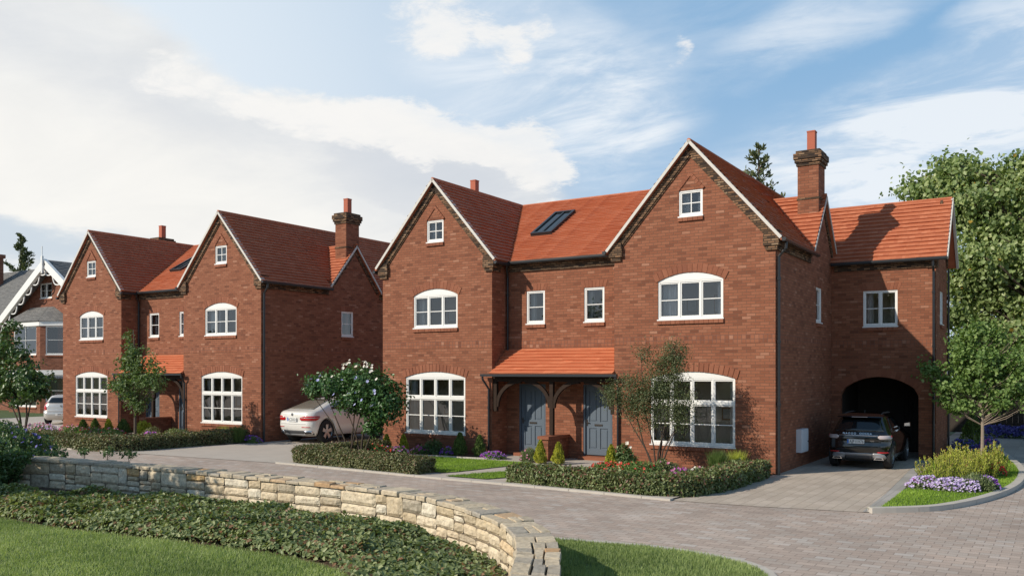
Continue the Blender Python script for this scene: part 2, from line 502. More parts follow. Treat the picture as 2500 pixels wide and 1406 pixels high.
class Fr:                 # a wall frame: u along the wall, z up, d outwards
    def __init__(s, o, u, n):
        s.o, s.u, s.n = Vector(o), Vector(u), Vector(n)

    def p(s, u, z, d=0.0):
        return s.o + s.u * u + Vector((0, 0, z)) + s.n * d

    def box(s, mb, u0, u1, z0, z1, d0, d1):
        q = [s.p(u0, z0, d0), s.p(u1, z0, d0), s.p(u1, z0, d1), s.p(u0, z0, d1), s.p(u0, z1, d0), s.p(u1, z1, d0), s.p(u1, z1, d1), s.p(u0, z1, d1)]
        if s.u.cross(s.n).z < 0:
            q = [q[i] for i in (3, 2, 1, 0, 7, 6, 5, 4)]
        mb.hexa(q)

    def poly(s, mb, pts, d0, d1):   # extruded outline in (u, z)
        k = len(pts)
        ar = sum(pts[i][0] * pts[(i + 1) % k][1] - pts[(i + 1) % k][0] * pts[i][1] for i in range(k))
        if ar < 0:
            pts = pts[::-1]
        fl = s.u.cross(Vector((0, 0, 1))).dot(s.n) > 0
        vs = [s.p(u, z, d1) for u, z in pts] + [s.p(u, z, d0) for u, z in pts]
        fs = [tuple(range(k)), tuple(range(2 * k - 1, k - 1, -1))] + [((i + 1) % k, i, k + i, k + (i + 1) % k) for i in range(k)]
        if not fl:
            fs = [f[::-1] for f in fs]
        mb.mesh(vs, fs)

    def bar(s, mb, a, b, w0, w1, d0, d1):    # bar along a line a->b in (u,z); w0..w1 is the span along its left normal
        a, b = Vector(a), Vector(b)
        t = (b - a).normalized()
        nn = Vector((-t.y, t.x))
        pts = [a + nn * w0, b + nn * w0, b + nn * w1, a + nn * w1]
        s.poly(mb, [tuple(p) for p in pts], d0, d1)

    def wall(s, mb, outline, holes, reveal=.14):
        vs, es, fs = [], [], []
        for loop in [outline] + holes:
            i = len(vs)
            k = len(loop)
            vs += [Vector(p) for p in loop]
            fs.append(list(range(i, i + k)))
        r = delaunay_2d_cdt(vs, [], fs, 2 if holes else 1, 1e-5)
        ov, _, of = r[0], r[1], r[2]
        pts = [s.p(v.x, v.y) for v in ov]
        for f in of:
            a, b, c = pts[f[0]], pts[f[1]], pts[f[2]]
            if (b - a).cross(c - a).dot(s.n) < 0:
                f = f[::-1]
            mb.mesh([pts[i] for i in f], [tuple(range(len(f)))])
        for h in holes:
            for i in range(len(h)):
                a, b = h[i], h[(i + 1) % len(h)]
                mb.face([s.p(*a), s.p(*b), s.p(*b, -reveal), s.p(*a, -reveal)])


def arc(x0, x1, zs, zt, n=12):
    hw = (x1 - x0) / 2
    rise = zt - zs
    rad = (hw * hw + rise * rise) / (2 * rise)
    cxx, cz = (x0 + x1) / 2, zt - rad
    a = math.asin(hw / rad)
    return [(cxx + rad * math.sin(a - 2 * a * i / n), cz + rad * math.cos(a - 2 * a * i / n)) for i in range(n + 1)], (cxx, cz, rad, a)


def empty(name, loc, label, cat, group=None):
    o = bpy.data.objects.new(name, None)
    o.empty_display_size = .3
    COL.objects.link(o)
    o.location = loc
    return tag(o, label, cat, group)


def tag(o, label, cat, group=None, kind=None):
    if label:
        o['label'] = label
    if cat:
        o['category'] = cat
    if group:
        o['group'] = group
    if kind:
        o['kind'] = kind
    return o


def structure(o):
    o['kind'] = 'structure'
    return o


def copy_tree(o, parent=None, skip=()):
    c = o.copy()
    COL.objects.link(c)
    c.parent = parent
    for ch in list(o.children):
        if ch not in skip:
            copy_tree(ch, c, skip)
    return c


rnd = random.Random(7)


def polyshape(mb, pts, z):
    vs = [Vector(p) for p in pts]
    r = delaunay_2d_cdt(vs, [], [list(range(len(vs)))], 1, 1e-5)
    for f in r[2]:
        q = [(r[0][i].x, r[0][i].y, z) for i in f]
        a, b, c = (Vector(x) for x in q[:3])
        if (b - a).cross(c - a).z < 0:
            q = q[::-1]
        mb.face(q)


def flat(name, pts, z, mat):
    mb = MB()
    polyshape(mb, pts, z)
    return structure(mb.build(name, mat))


def smooth_path(pts, n=8):
    P = [Vector(p) for p in pts]
    out = []
    for i in range(len(P) - 1):
        p0, p1, p2, p3 = P[max(i - 1, 0)], P[i], P[i + 1], P[min(i + 2, len(P) - 1)]
        for k in range(n):
            t = k / n
            out.append(.5 * ((2 * p1) + (p2 - p0) * t + (2 * p0 - 5 * p1 + 4 * p2 - p3) * t * t + (3 * p1 - p0 - 3 * p2 + p3) * t ** 3))
    out.append(P[-1])
    return out


def kerb(name, path, width, z0, z1, mat, seg=.9, side=1, gap=.012):
    """kerb stones laid along a path; side=+1 puts them left of it"""
    P = smooth_path(path, 10)
    S = [0.0]
    for i in range(1, len(P)):
        S.append(S[-1] + (P[i] - P[i - 1]).length)

    def at(s):
        s = max(0, min(S[-1] - 1e-6, s))
        for i in range(1, len(S)):
            if S[i] >= s:
                break
        t = (P[i] - P[i - 1]).normalized()
        return P[i - 1] + t * (s - S[i - 1]), Vector((-t.y, t.x))
    mb = MB()
    s0 = 0.0
    while s0 < S[-1] - .05:
        s1 = min(S[-1], s0 + seg)
        k = 4
        for j in range(k):
            a = s0 + (s1 - s0) * j / k + (gap if j == 0 else 0)
            b = s0 + (s1 - s0) * (j + 1) / k
            (pa, na), (pb, nb) = at(a), at(b)
            qa, qb = pa + na * width * side, pb + nb * width * side
            ring = [pa, pb, qb, qa] if side > 0 else [qa, qb, pb, pa]
            mb.hexa([(p.x, p.y, z0) for p in ring] + [(p.x, p.y, z1) for p in ring])
        s0 = s1
    return structure(mb.build(name, mat))


# ------------------------------------------------------------------ ground
YF, YR, XR, YW = 22.11, 22.95, -6.19, 28.37
flat('ground', [(-400, -300), (400, -300), (400, 500), (-400, 500)], -.05, M['turf'])
flat('road', [(-90, -30), (40, -30), (40, 30), (8, 60), (-4, 60), (-4, 18), (-90, 18)], 0.0, M['paver'])
flat('driveway', [(-6.77, 16.62), (-5.0, 16.78), (-3.19, 17.15), (-3.25, 20.0), (-3.64, 28.36), (-3.64, 31.5), (-6.25, 31.5), (-6.25, 22.1)], .008, M['drivepaver'])
flat('driveway_edging', [(-3.19, 17.155), (-2.96, 17.25), (-3.0, 20.5), (-3.2, 24.5), (-3.42, 28.3), (-3.63, 28.3), (-3.24, 20.0)], .012, M['slab'])
flat('concrete_driveway', [(-26.3, 16.85), (-19.1, 17.35), (-19.3, 50), (-25.2, 50), (-25.2, 22.2)], .010, M['concrete'])
flat('far_driveway', [(-50, 16.9), (-38.4, 16.9), (-38.4, 45), (-52, 45)], .010, M['concrete'])
flat('garden_path', [(-19.1, 17.35), (-13.5, 17.0), (-6.8, 16.7), (-6.3, 22.1), (-10.7, 22.1), (-10.7, 22.94), (-14.84, 22.94), (-14.84, 22.1), (-19.1, 22.1)], .03, M['concrete'])
flat('garden_path', [(-38.1, 16.8), (-26.3, 16.85), (-25.4, 22.1), (-29.7, 22.1), (-29.7, 22.94), (-33.84, 22.94), (-33.84, 22.1), (-38.1, 22.1)], .03, M['concrete'])
flat('side_path', [(-2.3, 60), (-2.3, 35.0), (-1.45, 29.6), (-1.05, 26.9), (3.5, 26.0), (9, 30), (9, 60)], .02, M['slab'])
kerb('kerb', [(-19.1, 17.28), (-16, 17.08), (-13.4, 16.9), (-11.2, 16.82), (-9, 16.72), (-6.76, 16.55)], .14, -.02, .045, M['kerb'], .9)
kerb('kerb', [(-38.2, 16.65), (-32, 16.55), (-26.2, 16.75)], .14, -.02, .045, M['kerb'], .9)
isl = [(-3.02, 17.12), (-2.5, 17.55), (-1.93, 18.25), (-1.37, 19.8), (-.98, 21.7), (-.82, 23.6), (-.85, 26.0), (-1.15, 28.6), (-1.6, 31.5), (-2.1, 34.8)]
kerb('kerb', isl, .17, -.02, .10, M['kerb'], .95)
ip = [(p.x, p.y) for p in smooth_path(isl, 6)]
ISL = [(x - .15, y + .03) for x, y in ip] + [(-2.4, 36.5), (-3.1, 36.5), (-3.15, 28.3), (-3.05, 24.5), (-2.93, 20.5), (-2.93, 17.45)]
flat('lawn_base', ISL, .075, M['turf'])
strip_edge = [(-8.3, 11.35), (-6.83, 11.66), (-5.99, 11.81), (-5.11, 11.94), (-4.18, 11.8), (-3.65, 11.59), (-3.24, 11.12), (-2.9, 10.2), (-2.7, 9.0)]
kerb('kerb', strip_edge, .13, -.02, .035, M['kerb'], 1.0)
STRIP = [(p.x, p.y - .0) for p in smooth_path(strip_edge, 6)] + [(-2.7, 3), (-3.9, 3.0), (-4.0, 6.5), (-4.75, 8), (-5.4, 9.2), (-7.0, 10.6)]
flat('lawn_base', STRIP, .018, M['turf'])

WALL_IN = [(-26, 9.6), (-23.5, 10.0), (-21.5, 10.35), (-20.2, 10.6), (-19.03, 10.86), (-16.5, 11.05), (-14.46, 11.1), (-11.97, 11.1), (-10.11, 11.05), (-8.89, 10.83), (-7.84, 10.45),
           (-6.81, 9.9), (-6.13, 9.4), (-5.64, 8.9), (-5.15, 8.2), (-4.72, 7.45), (-4.35, 6.7), (-4.05, 5.9), (-3.85, 5.0)]
LAWN_EDGE = [(-26, 7.3), (-20, 7.8), (-17.5, 8.0), (-15.98, 8.09), (-14.29, 8.07), (-12.47, 8.29), (-11.08, 8.45), (-9.79, 8.58), (-9.2, 8.55), (-8.27, 8.42), (-7.76, 8.2), (-7.0, 7.6), (-6.3, 6.6), (-5.9, 5.4)]
win = [(p.x, p.y) for p in smooth_path(WALL_IN, 5)]
led = [(p.x, p.y) for p in smooth_path(LAWN_EDGE, 5)]
flat('soil', win + led[::-1], .012, M['soil'])
flat('lawn_base', led + [(-5.7, 2), (-26, 2)], .016, M['turf'])
L1 = [(-17.6, 18.0), (-13.45, 17.75), (-13.25, 18.1), (-13.0, 19.4), (-12.6, 20.9), (-13.0, 21.05), (-14.9, 20.95), (-16.5, 20.9), (-17.6, 20.7)]
flat('lawn_base', L1, .045, M['turf'])
L2 = [(-12.95, 17.22), (-11.75, 17.25), (-11.2, 18.4), (-10.9, 20.2), (-11.2, 20.3), (-12.3, 18.8)]
flat('lawn_base', L2, .045, M['turf'])
BEDL = [(-19.0, 18.0), (-17.7, 18.0), (-17.7, 20.75), (-16.5, 21.1), (-14.9, 21.25), (-14.2, 21.5), (-14.3, 22.0), (-19.1, 22.1)]
flat('flower_bed', BEDL, .05, M['soil'])
BEDR = [(-10.6, 20.2), (-10.2, 19.0), (-9.0, 18.5), (-7.0, 18.4), (-6.9, 22.1), (-10.7, 22.1), (-11.0, 21.2)]
flat('flower_bed', BEDR, .05, M['soil'])
kerb('bed_edging', [(-10.95, 21.4), (-10.75, 20.3), (-10.25, 19.0), (-9.1, 18.42), (-7.2, 18.3)], .09, 0.0, .085, M['kerb'], .6)
kerb('bed_edging', [(-17.75, 20.7), (-16.5, 21.0), (-14.9, 21.15), (-14.1, 21.4)], .08, 0.0, .075, M['kerb'], .6)
flat('flower_bed', [(-38.0, 19.6), (-33.2, 20.6), (-31.5, 21.2), (-30.5, 22.0), (-38.1, 22.1)], .05, M['soil'])
flat('flower_bed', [(-29.6, 20.5), (-26.7, 20.0), (-26.4, 22.1), (-29.6, 22.1)], .05, M['soil'])
kerb('bed_edging', [(-38.0, 19.5), (-35.5, 19.7), (-33.2, 20.4), (-31.5, 21.0)], .09, 0.0, .085, M['kerb'], .6)

# ------------------------------------------------------------------ houses
ORG = (-12.72, YF, 0)


def voussoirs(mb, F, x0, x1, zs, zt, h=.225, proud=.022, n=15, over=.06):
    _, (c, cz, rad, a) = arc(x0, x1, zs, zt)
    a2 = a + over / rad
    for i in range(n):
        t0 = -a2 + 2 * a2 * i / n + .0018
        t1 = -a2 + 2 * a2 * (i + 1) / n - .0018
        mb.cv = rnd.random()
        r0, r1 = rad + .004, rad + h + rnd.uniform(-.008, .008)
        pts = [(c + r * math.sin(t), cz + r * math.cos(t)) for r, t in ((r0, t0), (r0, t1), (r1, t1), (r1, t0))]
        F.poly(mb, pts, -.01, proud + rnd.uniform(-.004, .004))


def soldiers(mb, F, x0, x1, z0, h, n, d=.05, splay=0.0):
    for i in range(n):
        mb.cv = rnd.random()
        a, b = x0 + (x1 - x0) * i / n + .004, x0 + (x1 - x0) * (i + 1) / n - .004
        k0 = (i / n - .5) * 2 * splay
        k1 = ((i + 1) / n - .5) * 2 * splay
        F.poly(mb, [(a, z0), (b, z0), (b + k1, z0 + h), (a + k0, z0 + h)], -.01, d + rnd.uniform(-.004, .004))


def window(H, F, x0, x1, z0, zs, zt, nl, bars, transom=None, sill=True, sillw=.06, curtain=(.18, .18), room=2.0, vbar=False, pictures=0, org=ORG, lining=None):
    room = min(room, 1.35)
    """x0..x1 opening, z0..zs straight part, zt arch crown (None = flat). nl lights, bars = rel. heights of glazing bars"""
    mb = MB()
    f = .042
    D0, D1 = -.13, -.018
    wd = x1 - x0
    F.box(mb, x0, x0 + f, z0, zs, D0, D1)
    F.box(mb, x1 - f, x1, z0, zs, D0, D1)
    F.box(mb, x0 + f, x1 - f, z0, z0 + f, D0, D1)
    F.box(mb, x0 + f, x1 - f, zs - f, zs, D0, D1)
    if sillw:
        F.box(mb, x0 - .02, x1 + .02, z0 - .035, z0 - .002, -.1, .03)
    lw = (wd - 2 * f - (nl - 1) * .042) / nl
    rows = [(z0 + f, zs - f, bars)]
    if transom:
        zt_ = z0 + (zs - z0) * transom
        F.box(mb, x0 + f, x1 - f, zt_ - .04, zt_ + .04, D0, D1 + .006)
        rows = [(z0 + f, zt_ - .04, bars), (zt_ + .04, zs - f, [])]
    for k in range(nl - 1):
        a = x0 + f + lw * (k + 1) + .042 * k
        for (a0, a1, _) in rows:
            F.box(mb, a, a + .042, a0, a1, D0, D1 - .002)
    panes = []
    for (a0, a1, bb) in rows:
        for k in range(nl):
            u0 = x0 + f + (lw + .042) * k
            u1 = u0 + lw
            c = .033
            F.box(mb, u0 + .003, u0 + c, a0 + .003, a1 - .003, -.11, -.034)
            F.box(mb, u1 - c, u1 - .003, a0 + .003, a1 - .003, -.11, -.034)
            F.box(mb, u0 + c, u1 - c, a0 + .003, a0 + c + .012, -.11, -.034)
            F.box(mb, u0 + c, u1 - c, a1 - c, a1 - .003, -.11, -.034)
            for b_ in bb:
                zb = a0 + c + (a1 - a0 - 2 * c) * b_
                F.box(mb, u0 + c, u1 - c, zb - .012, zb + .012, -.09, -.045)
            if vbar:
                um = (u0 + u1) / 2
                F.box(mb, um - .012, um + .012, a0 + c + .012, a1 - c, -.092, -.043)
            panes.append((u0 + c, u1 - c, a0 + c, a1 - c))
    if zt:
        pts, _ = arc(x0 + .004, x1 - .004, zs, zt - .004)
        F.poly(mb, [(x0 + .004, zs + .001), (x1 - .004, zs + .001)] + pts[1:-1], -.12, -.012)
    wob = mb.build('window', M['white'], H, org)
    mp_ = MB()
    for (a, b, c, d) in panes:
        tl = rnd.uniform(-.004, .004)
        mp_.face([F.p(a, c, -.07 + tl), F.p(b, c, -.07 - tl), F.p(b, d, -.07 - tl), F.p(a, d, -.07 + tl)])
    mp_.build('pane', M['glass'], wob, org)
    if sill:
        ms = MB()
        soldiers(ms, F, x0 - .02, x1 + .02, z0 - .135, .097, max(4, int(wd / .125)), .05)
        ms.build('sill', M['brickvar'], wob, org)
    if curtain:
        for sd, cw in ((0, curtain[0]), (1, curtain[1])):
            if not cw:
                continue
            mc = MB()
            cwid = cw * wd
            n = 22
            pr = []
            for i in range(n + 1):
                t = i / n
                uu = x0 + .03 + cwid * t if sd == 0 else x1 - .03 - cwid * t
                dd = -.26 + .03 * math.sin(t * 30) + .012 * math.sin(t * 71 + 1)
                pr.append((uu, dd))
            for i in range(n):
                (ua, da), (ub, db) = pr[i], pr[i + 1]
                mc.face([F.p(ua, z0 - .1, da), F.p(ub, z0 - .1, db), F.p(ub, zs + .1, db), F.p(ua, zs + .1, da)])
            mc.build('curtain', M['curtain'], wob, org)
    # room behind the glass
    mr = MB()
    ru0, ru1, rz0, rz1, dd = x0 - .3, x1 + .3, max(.06, z0 - .55), (zt or zs) + .25, -room
    q = lambda u, z, d: F.p(u, z, d)
    mr.face([q(ru0, rz0, dd), q(ru1, rz0, dd), q(ru1, rz1, dd), q(ru0, rz1, dd)])
    mr.face([q(ru0, rz0, -.15), q(ru0, rz0, dd), q(ru0, rz1, dd), q(ru0, rz1, -.15)])
    mr.face([q(ru1, rz0, -.15), q(ru1, rz0, dd), q(ru1, rz1, dd), q(ru1, rz1, -.15)])
    mr.face([q(ru0, rz1, -.15), q(ru1, rz1, -.15), q(ru1, rz1, dd), q(ru0, rz1, dd)])
    mr.cm = 1
    mr.face([q(ru0, rz0, -.15), q(ru1, rz0, -.15), q(ru1, rz0, dd), q(ru0, rz0, dd)])
    for i in range(pictures):
        pu = ru0 + (ru1 - ru0) * (i + 1) / (pictures + 1) + rnd.uniform(-.1, .1)
        pz = z0 + (zs - z0) * .45
        ph = rnd.uniform(.18, .28)
        mr.cm = 1
        F.box(mr, pu - .16, pu + .16, pz - ph, pz + ph, dd + .005, dd + .03)
        mr.cm = 2
        F.box(mr, pu - .12, pu + .12, pz - ph + .05, pz + ph - .05, dd + .02, dd + .034)
    mr.build('room_lining', [lining or M['room'], M['roomwarm'], M['picture']], wob, org)
    return wob


def tile_slope(mb, e0, e1, r0, r1, gauge=.165, t=.040, under=.07):
    """stepped tile courses from eave line e0-e1 up to ridge r0-r1"""
    e0, e1, r0, r1 = (Vector(p) for p in (e0, e1, r0, r1))
    nrm = (e1 - e0).cross(r0 - e0).normalized()
    if nrm.z < 0:
        e0, e1, r0, r1 = e1, e0, r1, r0
        nrm = -nrm
    n = max(1, round((r0 - e0).length / gauge))
    seg = max(1, round((e1 - e0).length / .38))
    for i in range(n):
        a, b = i / n, (i + 1) / n
        lo = [(e0.lerp(r0, a)).lerp(e1.lerp(r1, a), k / seg) for k in range(seg + 1)]
        hi = [(e0.lerp(r0, b)).lerp(e1.lerp(r1, b), k / seg) for k in range(seg + 1)]
        jit = [rnd.uniform(.65, 1.35) for _ in range(seg + 1)]
        for k in range(seg):
            mb.face([lo[k] + nrm * t * jit[k], lo[k + 1] + nrm * t * jit[k + 1], hi[k + 1], hi[k]])
            mb.face([lo[k], lo[k + 1], lo[k + 1] + nrm * t * jit[k + 1], lo[k] + nrm * t * jit[k]])
    dn = -nrm * under
    mb.face([e1 + dn, e0 + dn, r0 + dn, r1 + dn])
    mb.face([e0 + dn, e1 + dn, e1, e0])
    mb.face([e1 + dn, r1 + dn, r1, e1])
    mb.face([r0 + dn, e0 + dn, e0, r0])


def downpipe(pts, H, r=.034, org=ORG, name='downpipe'):
    mb = MB()
    mb.tube(pts, r, 8)
    zs = [p[2] for p in pts]
    zz = max(zs) - 1.0
    x, y = pts[-1][0], pts[-1][1]
    while zz > min(zs) + .2:
        mb.tube([(x, y, zz), (x, y, zz + .07)], r * 1.35, 8)
        zz -= 1.6
    return mb.build(name, M['black'], H, org)


def gutter(a, b, H, org=ORG, r=.055):
    mb = MB()
    a, b = Vector(a), Vector(b)
    t = (b - a).normalized()
    s_ = Vector((-t.y, t.x, 0))
    prof = [(-r, .03), (-r, -.02), (-r * .6, -.06), (r * .6, -.06), (r, -.02), (r, .03)]
    va = [a + s_ * u + Vector((0, 0, z)) for u, z in prof]
    vb = [b + s_ * u + Vector((0, 0, z)) for u, z in prof]
    k = len(prof)
    mb.mesh(va + vb, [(i, (i + 1) % k, k + (i + 1) % k, k + i) for i in range(k)] + [tuple(range(k))[::-1], tuple(range(k, 2 * k))])
    return mb.build('gutter', M['black'], H, org)


RZ, SLOPE = 8.80, 1.134
GL, GR = (-19.25, -14.85, -17.05), (-10.70, -6.19, -8.445)
YB, YRID = 32.6, 27.4


def make_house(loc, label):
    H = empty('brick_house', loc, label, 'house', 'pair of gabled brick houses')
    FF = Fr((0, YF, 0), (1, 0, 0), (0, -1, 0))
    FR = Fr((0, YR, 0), (1, 0, 0), (0, -1, 0))
    SR = Fr((GR[1], 0, 0), (0, 1, 0), (1, 0, 0))
    SL = Fr((GL[0], 0, 0), (0, 1, 0), (-1, 0, 0))
    wb = MB()
    subs = []

    def nb(name, mat, kind='wall'):
        m = MB()
        subs.append((name, mat, kind, m))
        return m
    wins = []
    for gi, (x0, x1, xc) in enumerate((GL, GR)):
        zt = lambda x: RZ - .10 - SLOPE * abs(x - xc)
        if gi == 0:
            ff = (-17.93, -16.16)
            gf = (-18.26, -15.86)
        else:
            ff = (-9.38, -7.55)
            gf = (-9.60, -7.23)
        at = (xc - .335, xc + .335)
        h1 = [(ff[0], 4.05), (ff[1], 4.05)] + arc(ff[0], ff[1], 5.08, 5.29)[0]
        h0 = [(gf[0], .66), (gf[1], .66)] + arc(gf[0], gf[1], 2.45, 2.63)[0]
        h2 = [(at[0], 6.80), (at[1], 6.80), (at[1], 7.49), (at[0], 7.49)]
        FF.wall(wb, [(x0, -.05), (x1, -.05), (x1, zt(x1)), (xc, zt(xc)), (x0, zt(x0))], [h0, h1, h2])
        wins.append((gf, ff, at, gi))
        voussoirs(nb('window_arch', 'brickvar'), FF, ff[0], ff[1], 5.08, 5.29, .23, .02, 15)
        voussoirs(nb('window_arch', 'brickvar'), FF, gf[0], gf[1], 2.45, 2.63, .24, .02, 19)
        # pointed hood of projecting bricks over the attic window
        arches = nb('pointed_hood', 'brickvar')
        for sgn in (-1, 1):
            a = Vector((xc + sgn * .37, 7.50))
            b = Vector((xc, 7.93))
            m_ = 5
            for k in range(m_):
                arches.cv = rnd.random()
                FF.bar(arches, a.lerp(b, k / m_ + .01), a.lerp(b, (k + 1) / m_ - .01), -.035, .045, -.01, .035 + .01 * sgn)
        # soldier course
        FF.box(nb('soldier_course', 'soldier'), x0 + .01, x1 - .01, 3.38, 3.60, -.01, .007)
        # brick verge band and white verge strip
        fx0, fx1 = x0 - .20, x1 + .20
        zf = lambda x: RZ - SLOPE * abs(x - xc)
        verge = nb('verge_strip', 'verge', 'roof')
        bands = nb('verge_band', 'band')
        for sgn, fx in ((-1, fx0), (1, fx1)):
            A = Vector((fx, zf(fx)))
            B = Vector((xc, zf(xc)))
            sd = -1 if sgn < 0 else 1
            inn = (.012, -.066) if sgn < 0 else (-.012, .066)
            FF.bar(verge, A, B, inn[0], inn[1], -.02, .168)
            lo = (-.088, -.25) if sgn < 0 else (.088, .25)
            FF.bar(bands, A.lerp(B, .05), B - Vector((0, .0)), lo[0], lo[1], -.02, .055)
            lo2 = (-.25, -.29) if sgn < 0 else (.25, .29)
            FF.bar(bands, A.lerp(B, .08), B.lerp(A, .035), lo2[0], lo2[1], -.02, .028)
        # corbels
        for cxx, c0, c1 in ((x0, x0 - .13, x0 + .27), (x1, x1 - .29, x1 + .11)):
            bands = nb('corbel', 'band')
            FF.box(bands, c0, c1, 5.83, 6.12, -.42, .10)
            FF.box(bands, c0 + .05, c1 - .05, 5.72, 5.83, -.40, .065)
            FF.box(bands, c0 + .02, c1 - .02, 6.12, 6.22, -.30, .085)
    # recess
    d1, d2 = (-14.39, -13.43), (-12.13, -11.17)
    r1, r2 = (-14.12, -13.46), (-12.10, -11.43)
    rect = lambda a, b, c, d: [(a, c), (b, c), (b, d), (a, d)]
    FR.wall(wb, [(-14.85, -.05), (-10.70, -.05), (-10.70, 6.15), (-14.85, 6.15)],
            [rect(*d1, .13, 2.25), rect(*d2, .13, 2.25), rect(*r1, 4.12, 5.13), rect(*r2, 4.12, 5.13)])
    bands = nb('cornice', 'band')
    FR.box(bands, -14.84, -10.71, 5.74, 6.04, -.01, .05)
    FR.box(bands, -14.84, -10.71, 5.90, 6.06, -.01, .085)
    FR.box(nb('soldier_course', 'soldier'), -14.84, -10.71, 3.38, 3.60, -.01, .007)
    for a, b in (r1, r2):
        soldiers(nb('window_arch', 'brickvar'), FR, a - .05, b + .05, 5.135, .21, 7, .006, .07)
    for a, b in (d1, d2):
        soldiers(nb('window_arch', 'brickvar'), FR, a - .03, b + .03, 2.255, .2, 9, .006, .04)
    # returns of the gables beside the recess, sides and back
    wb.face([(GL[1], YF, -.05), (GL[1], YR, -.05), (GL[1], YR, 6.15), (GL[1], YF, 6.15)])
    wb.face([(GR[0], YR, -.05), (GR[0], YF, -.05), (GR[0], YF, 6.15), (GR[0], YR, 6.15)])
    CG = 27.15
    sidew = (26.36, 27.06, 4.10, 5.13)
    cgt = lambda y: 7.84 - 1.2 * abs(y - CG)
    outl = [(YF, -.05), (YB, -.05), (YB, 6.2), (CG + 1.37, 6.2), (CG, 7.84), (CG - 1.37, 6.2), (YF, 6.2)]
    SR.wall(wb, outl, [rect(sidew[0], sidew[1], sidew[2], sidew[3])])
    SL.wall(wb, outl, [])
    FB = Fr((0, YB, 0), (1, 0, 0), (0, 1, 0))
    FB.wall(wb, [(GL[0], -.05), (GR[1], -.05), (GR[1], 6.15), (GR[2], 8.7), (GR[0], 6.2), (GL[1], 6.2), (GL[2], 8.7), (GL[0], 6.15)], [])
    soldiers(nb('window_arch', 'brickvar'), SR, sidew[0] - .04, sidew[1] + .04, 5.135, .2, 6, .006, .06)
    for S_ in (SR, SL):
        bands = nb('cornice', 'band')
        S_.box(bands, YF + .3, 25.6, 5.74, 6.04, -.01, .05)
        S_.box(bands, YF + .3, 25.6, 5.92, 6.06, -.01, .08)
        S_.box(nb('cornice', 'band'), 28.7, YB, 5.74, 6.04, -.01, .05)
        S_.box(nb('soldier_course', 'soldier'), YF + .01, 28.2, 3.38, 3.60, -.01, .007)
        verge = nb('verge_strip', 'verge', 'roof')
        bands = nb('verge_band', 'band')
        for sgn in (-1, 1):
            A = Vector((CG + sgn * 1.62, 6.02))
            B = Vector((CG, 7.93))
            w_ = (0, -.07) if sgn < 0 else (0, .07)
            S_.bar(verge, A, B, w_[0], w_[1], .128, .15)
            lo = (-.075, -.23) if sgn < 0 else (.075, .23)
            S_.bar(bands, A.lerp(B, .05), B, lo[0], lo[1], -.02, .045)
    wall = wb.build('wall', M['brick'], H, ORG)
    # roofs
    rb = MB()
    ov = .235
    yf0 = YF - .15
    for gi, (x0, x1, xc) in enumerate((GL, GR)):
        ez = RZ - SLOPE * (x1 + ov - xc)
        exR, exL = xc + (RZ - ez) / SLOPE, xc - (RZ - ez) / SLOPE
        inner_z = RZ - SLOPE * (x1 - .1 - xc)
        xi = xc + (RZ - inner_z) / SLOPE
        xi2 = xc - (RZ - inner_z) / SLOPE
        segs = [(yf0, 25.58, True), (25.58, 28.72, False), (28.72, YB + .15, True)]
        if gi == 1:
            for a, b, full in segs:
                tile_slope(rb, (exR if full else xi, a, ez if full else inner_z), (exR if full else xi, b, ez if full else inner_z), (xc, a, RZ), (xc, b, RZ))
            tile_slope(rb, (exL, yf0, ez), (exL, YRID, ez), (xc, yf0, RZ), (xc, YRID, RZ))
        else:
            for a, b, full in segs:
                tile_slope(rb, (exL if full else xi2, a, ez if full else inner_z), (exL if full else xi2, b, ez if full else inner_z), (xc, a, RZ), (xc, b, RZ))
            tile_slope(rb, (exR, yf0, ez), (exR, YRID, ez), (xc, yf0, RZ), (xc, YRID, RZ))
        rb.tube([(xc, yf0, RZ - .01), (xc, YB + .1, RZ - .01)], .055, 8)
    ms = (RZ - 6.05) / (YRID - 22.76)
    tile_slope(rb, (-14.88, 22.76, 6.05), (-10.67, 22.76, 6.05), (-14.88, 23.4, 6.05 + .64 * ms), (-10.67, 23.4, 6.05 + .64 * ms), .15)
    y1, z1 = 23.4, 6.05 + .64 * ms
    tile_slope(rb, (GL[2] + .1, y1, z1), (GR[2] - .1, y1, z1), (GL[2] + .1, YRID, RZ), (GR[2] - .1, YRID, RZ), .15)
    tile_slope(rb, (GL[2], YB + .2, RZ - 2.65), (GR[2], YB + .2, RZ - 2.65), (GL[2], YRID, RZ - .02), (GR[2], YRID, RZ - .02), .12)
    rb.tube([(GL[2], YRID, RZ - .02), (GR[2], YRID, RZ - .02)], .055, 8)
    for S_, xs, xin in ((SR, GR[1] + .13, GR[2] + .3), (SL, GL[0] - .13, GL[2] - .3)):
        for sgn in (-1, 1):
            tile_slope(rb, (xs, CG + sgn * 1.62, 6.02), (xin, CG + sgn * 1.62, 6.02), (xs, CG, 7.96), (xin, CG, 7.96), .165)
        rb.tube([(xs, CG, 7.96), (xin, CG, 7.96)], .05, 8)
    roof = rb.build('roof', M['tile'], H, ORG)
    for nm, mt, kd, m_ in subs:
        m_.build(nm, M[mt], roof if kd == 'roof' else wall, ORG)
    # skylight lying on the recess slope
    sk = MB()
    nz = Vector((0, -ms, 1)).normalized()
    up_ = Vector((0, 1, ms)).normalized()
    base = Vector((-14.93, 24.55, 6.05 + ms * (24.55 - 22.76)))
    ux = Vector((1, 0, 0))

    def skb(mbx, u0, u1, v0, v1, h0, h1):
        c = [base + ux * u + up_ * v + nz * h for h in (h0, h1) for (u, v) in ((u0, v0), (u1, v0), (u1, v1), (u0, v1))]
        mbx.hexa(c)
    sw, sh = .80, 1.92
    skb(sk, 0, .09, 0, sh, 0, .11)
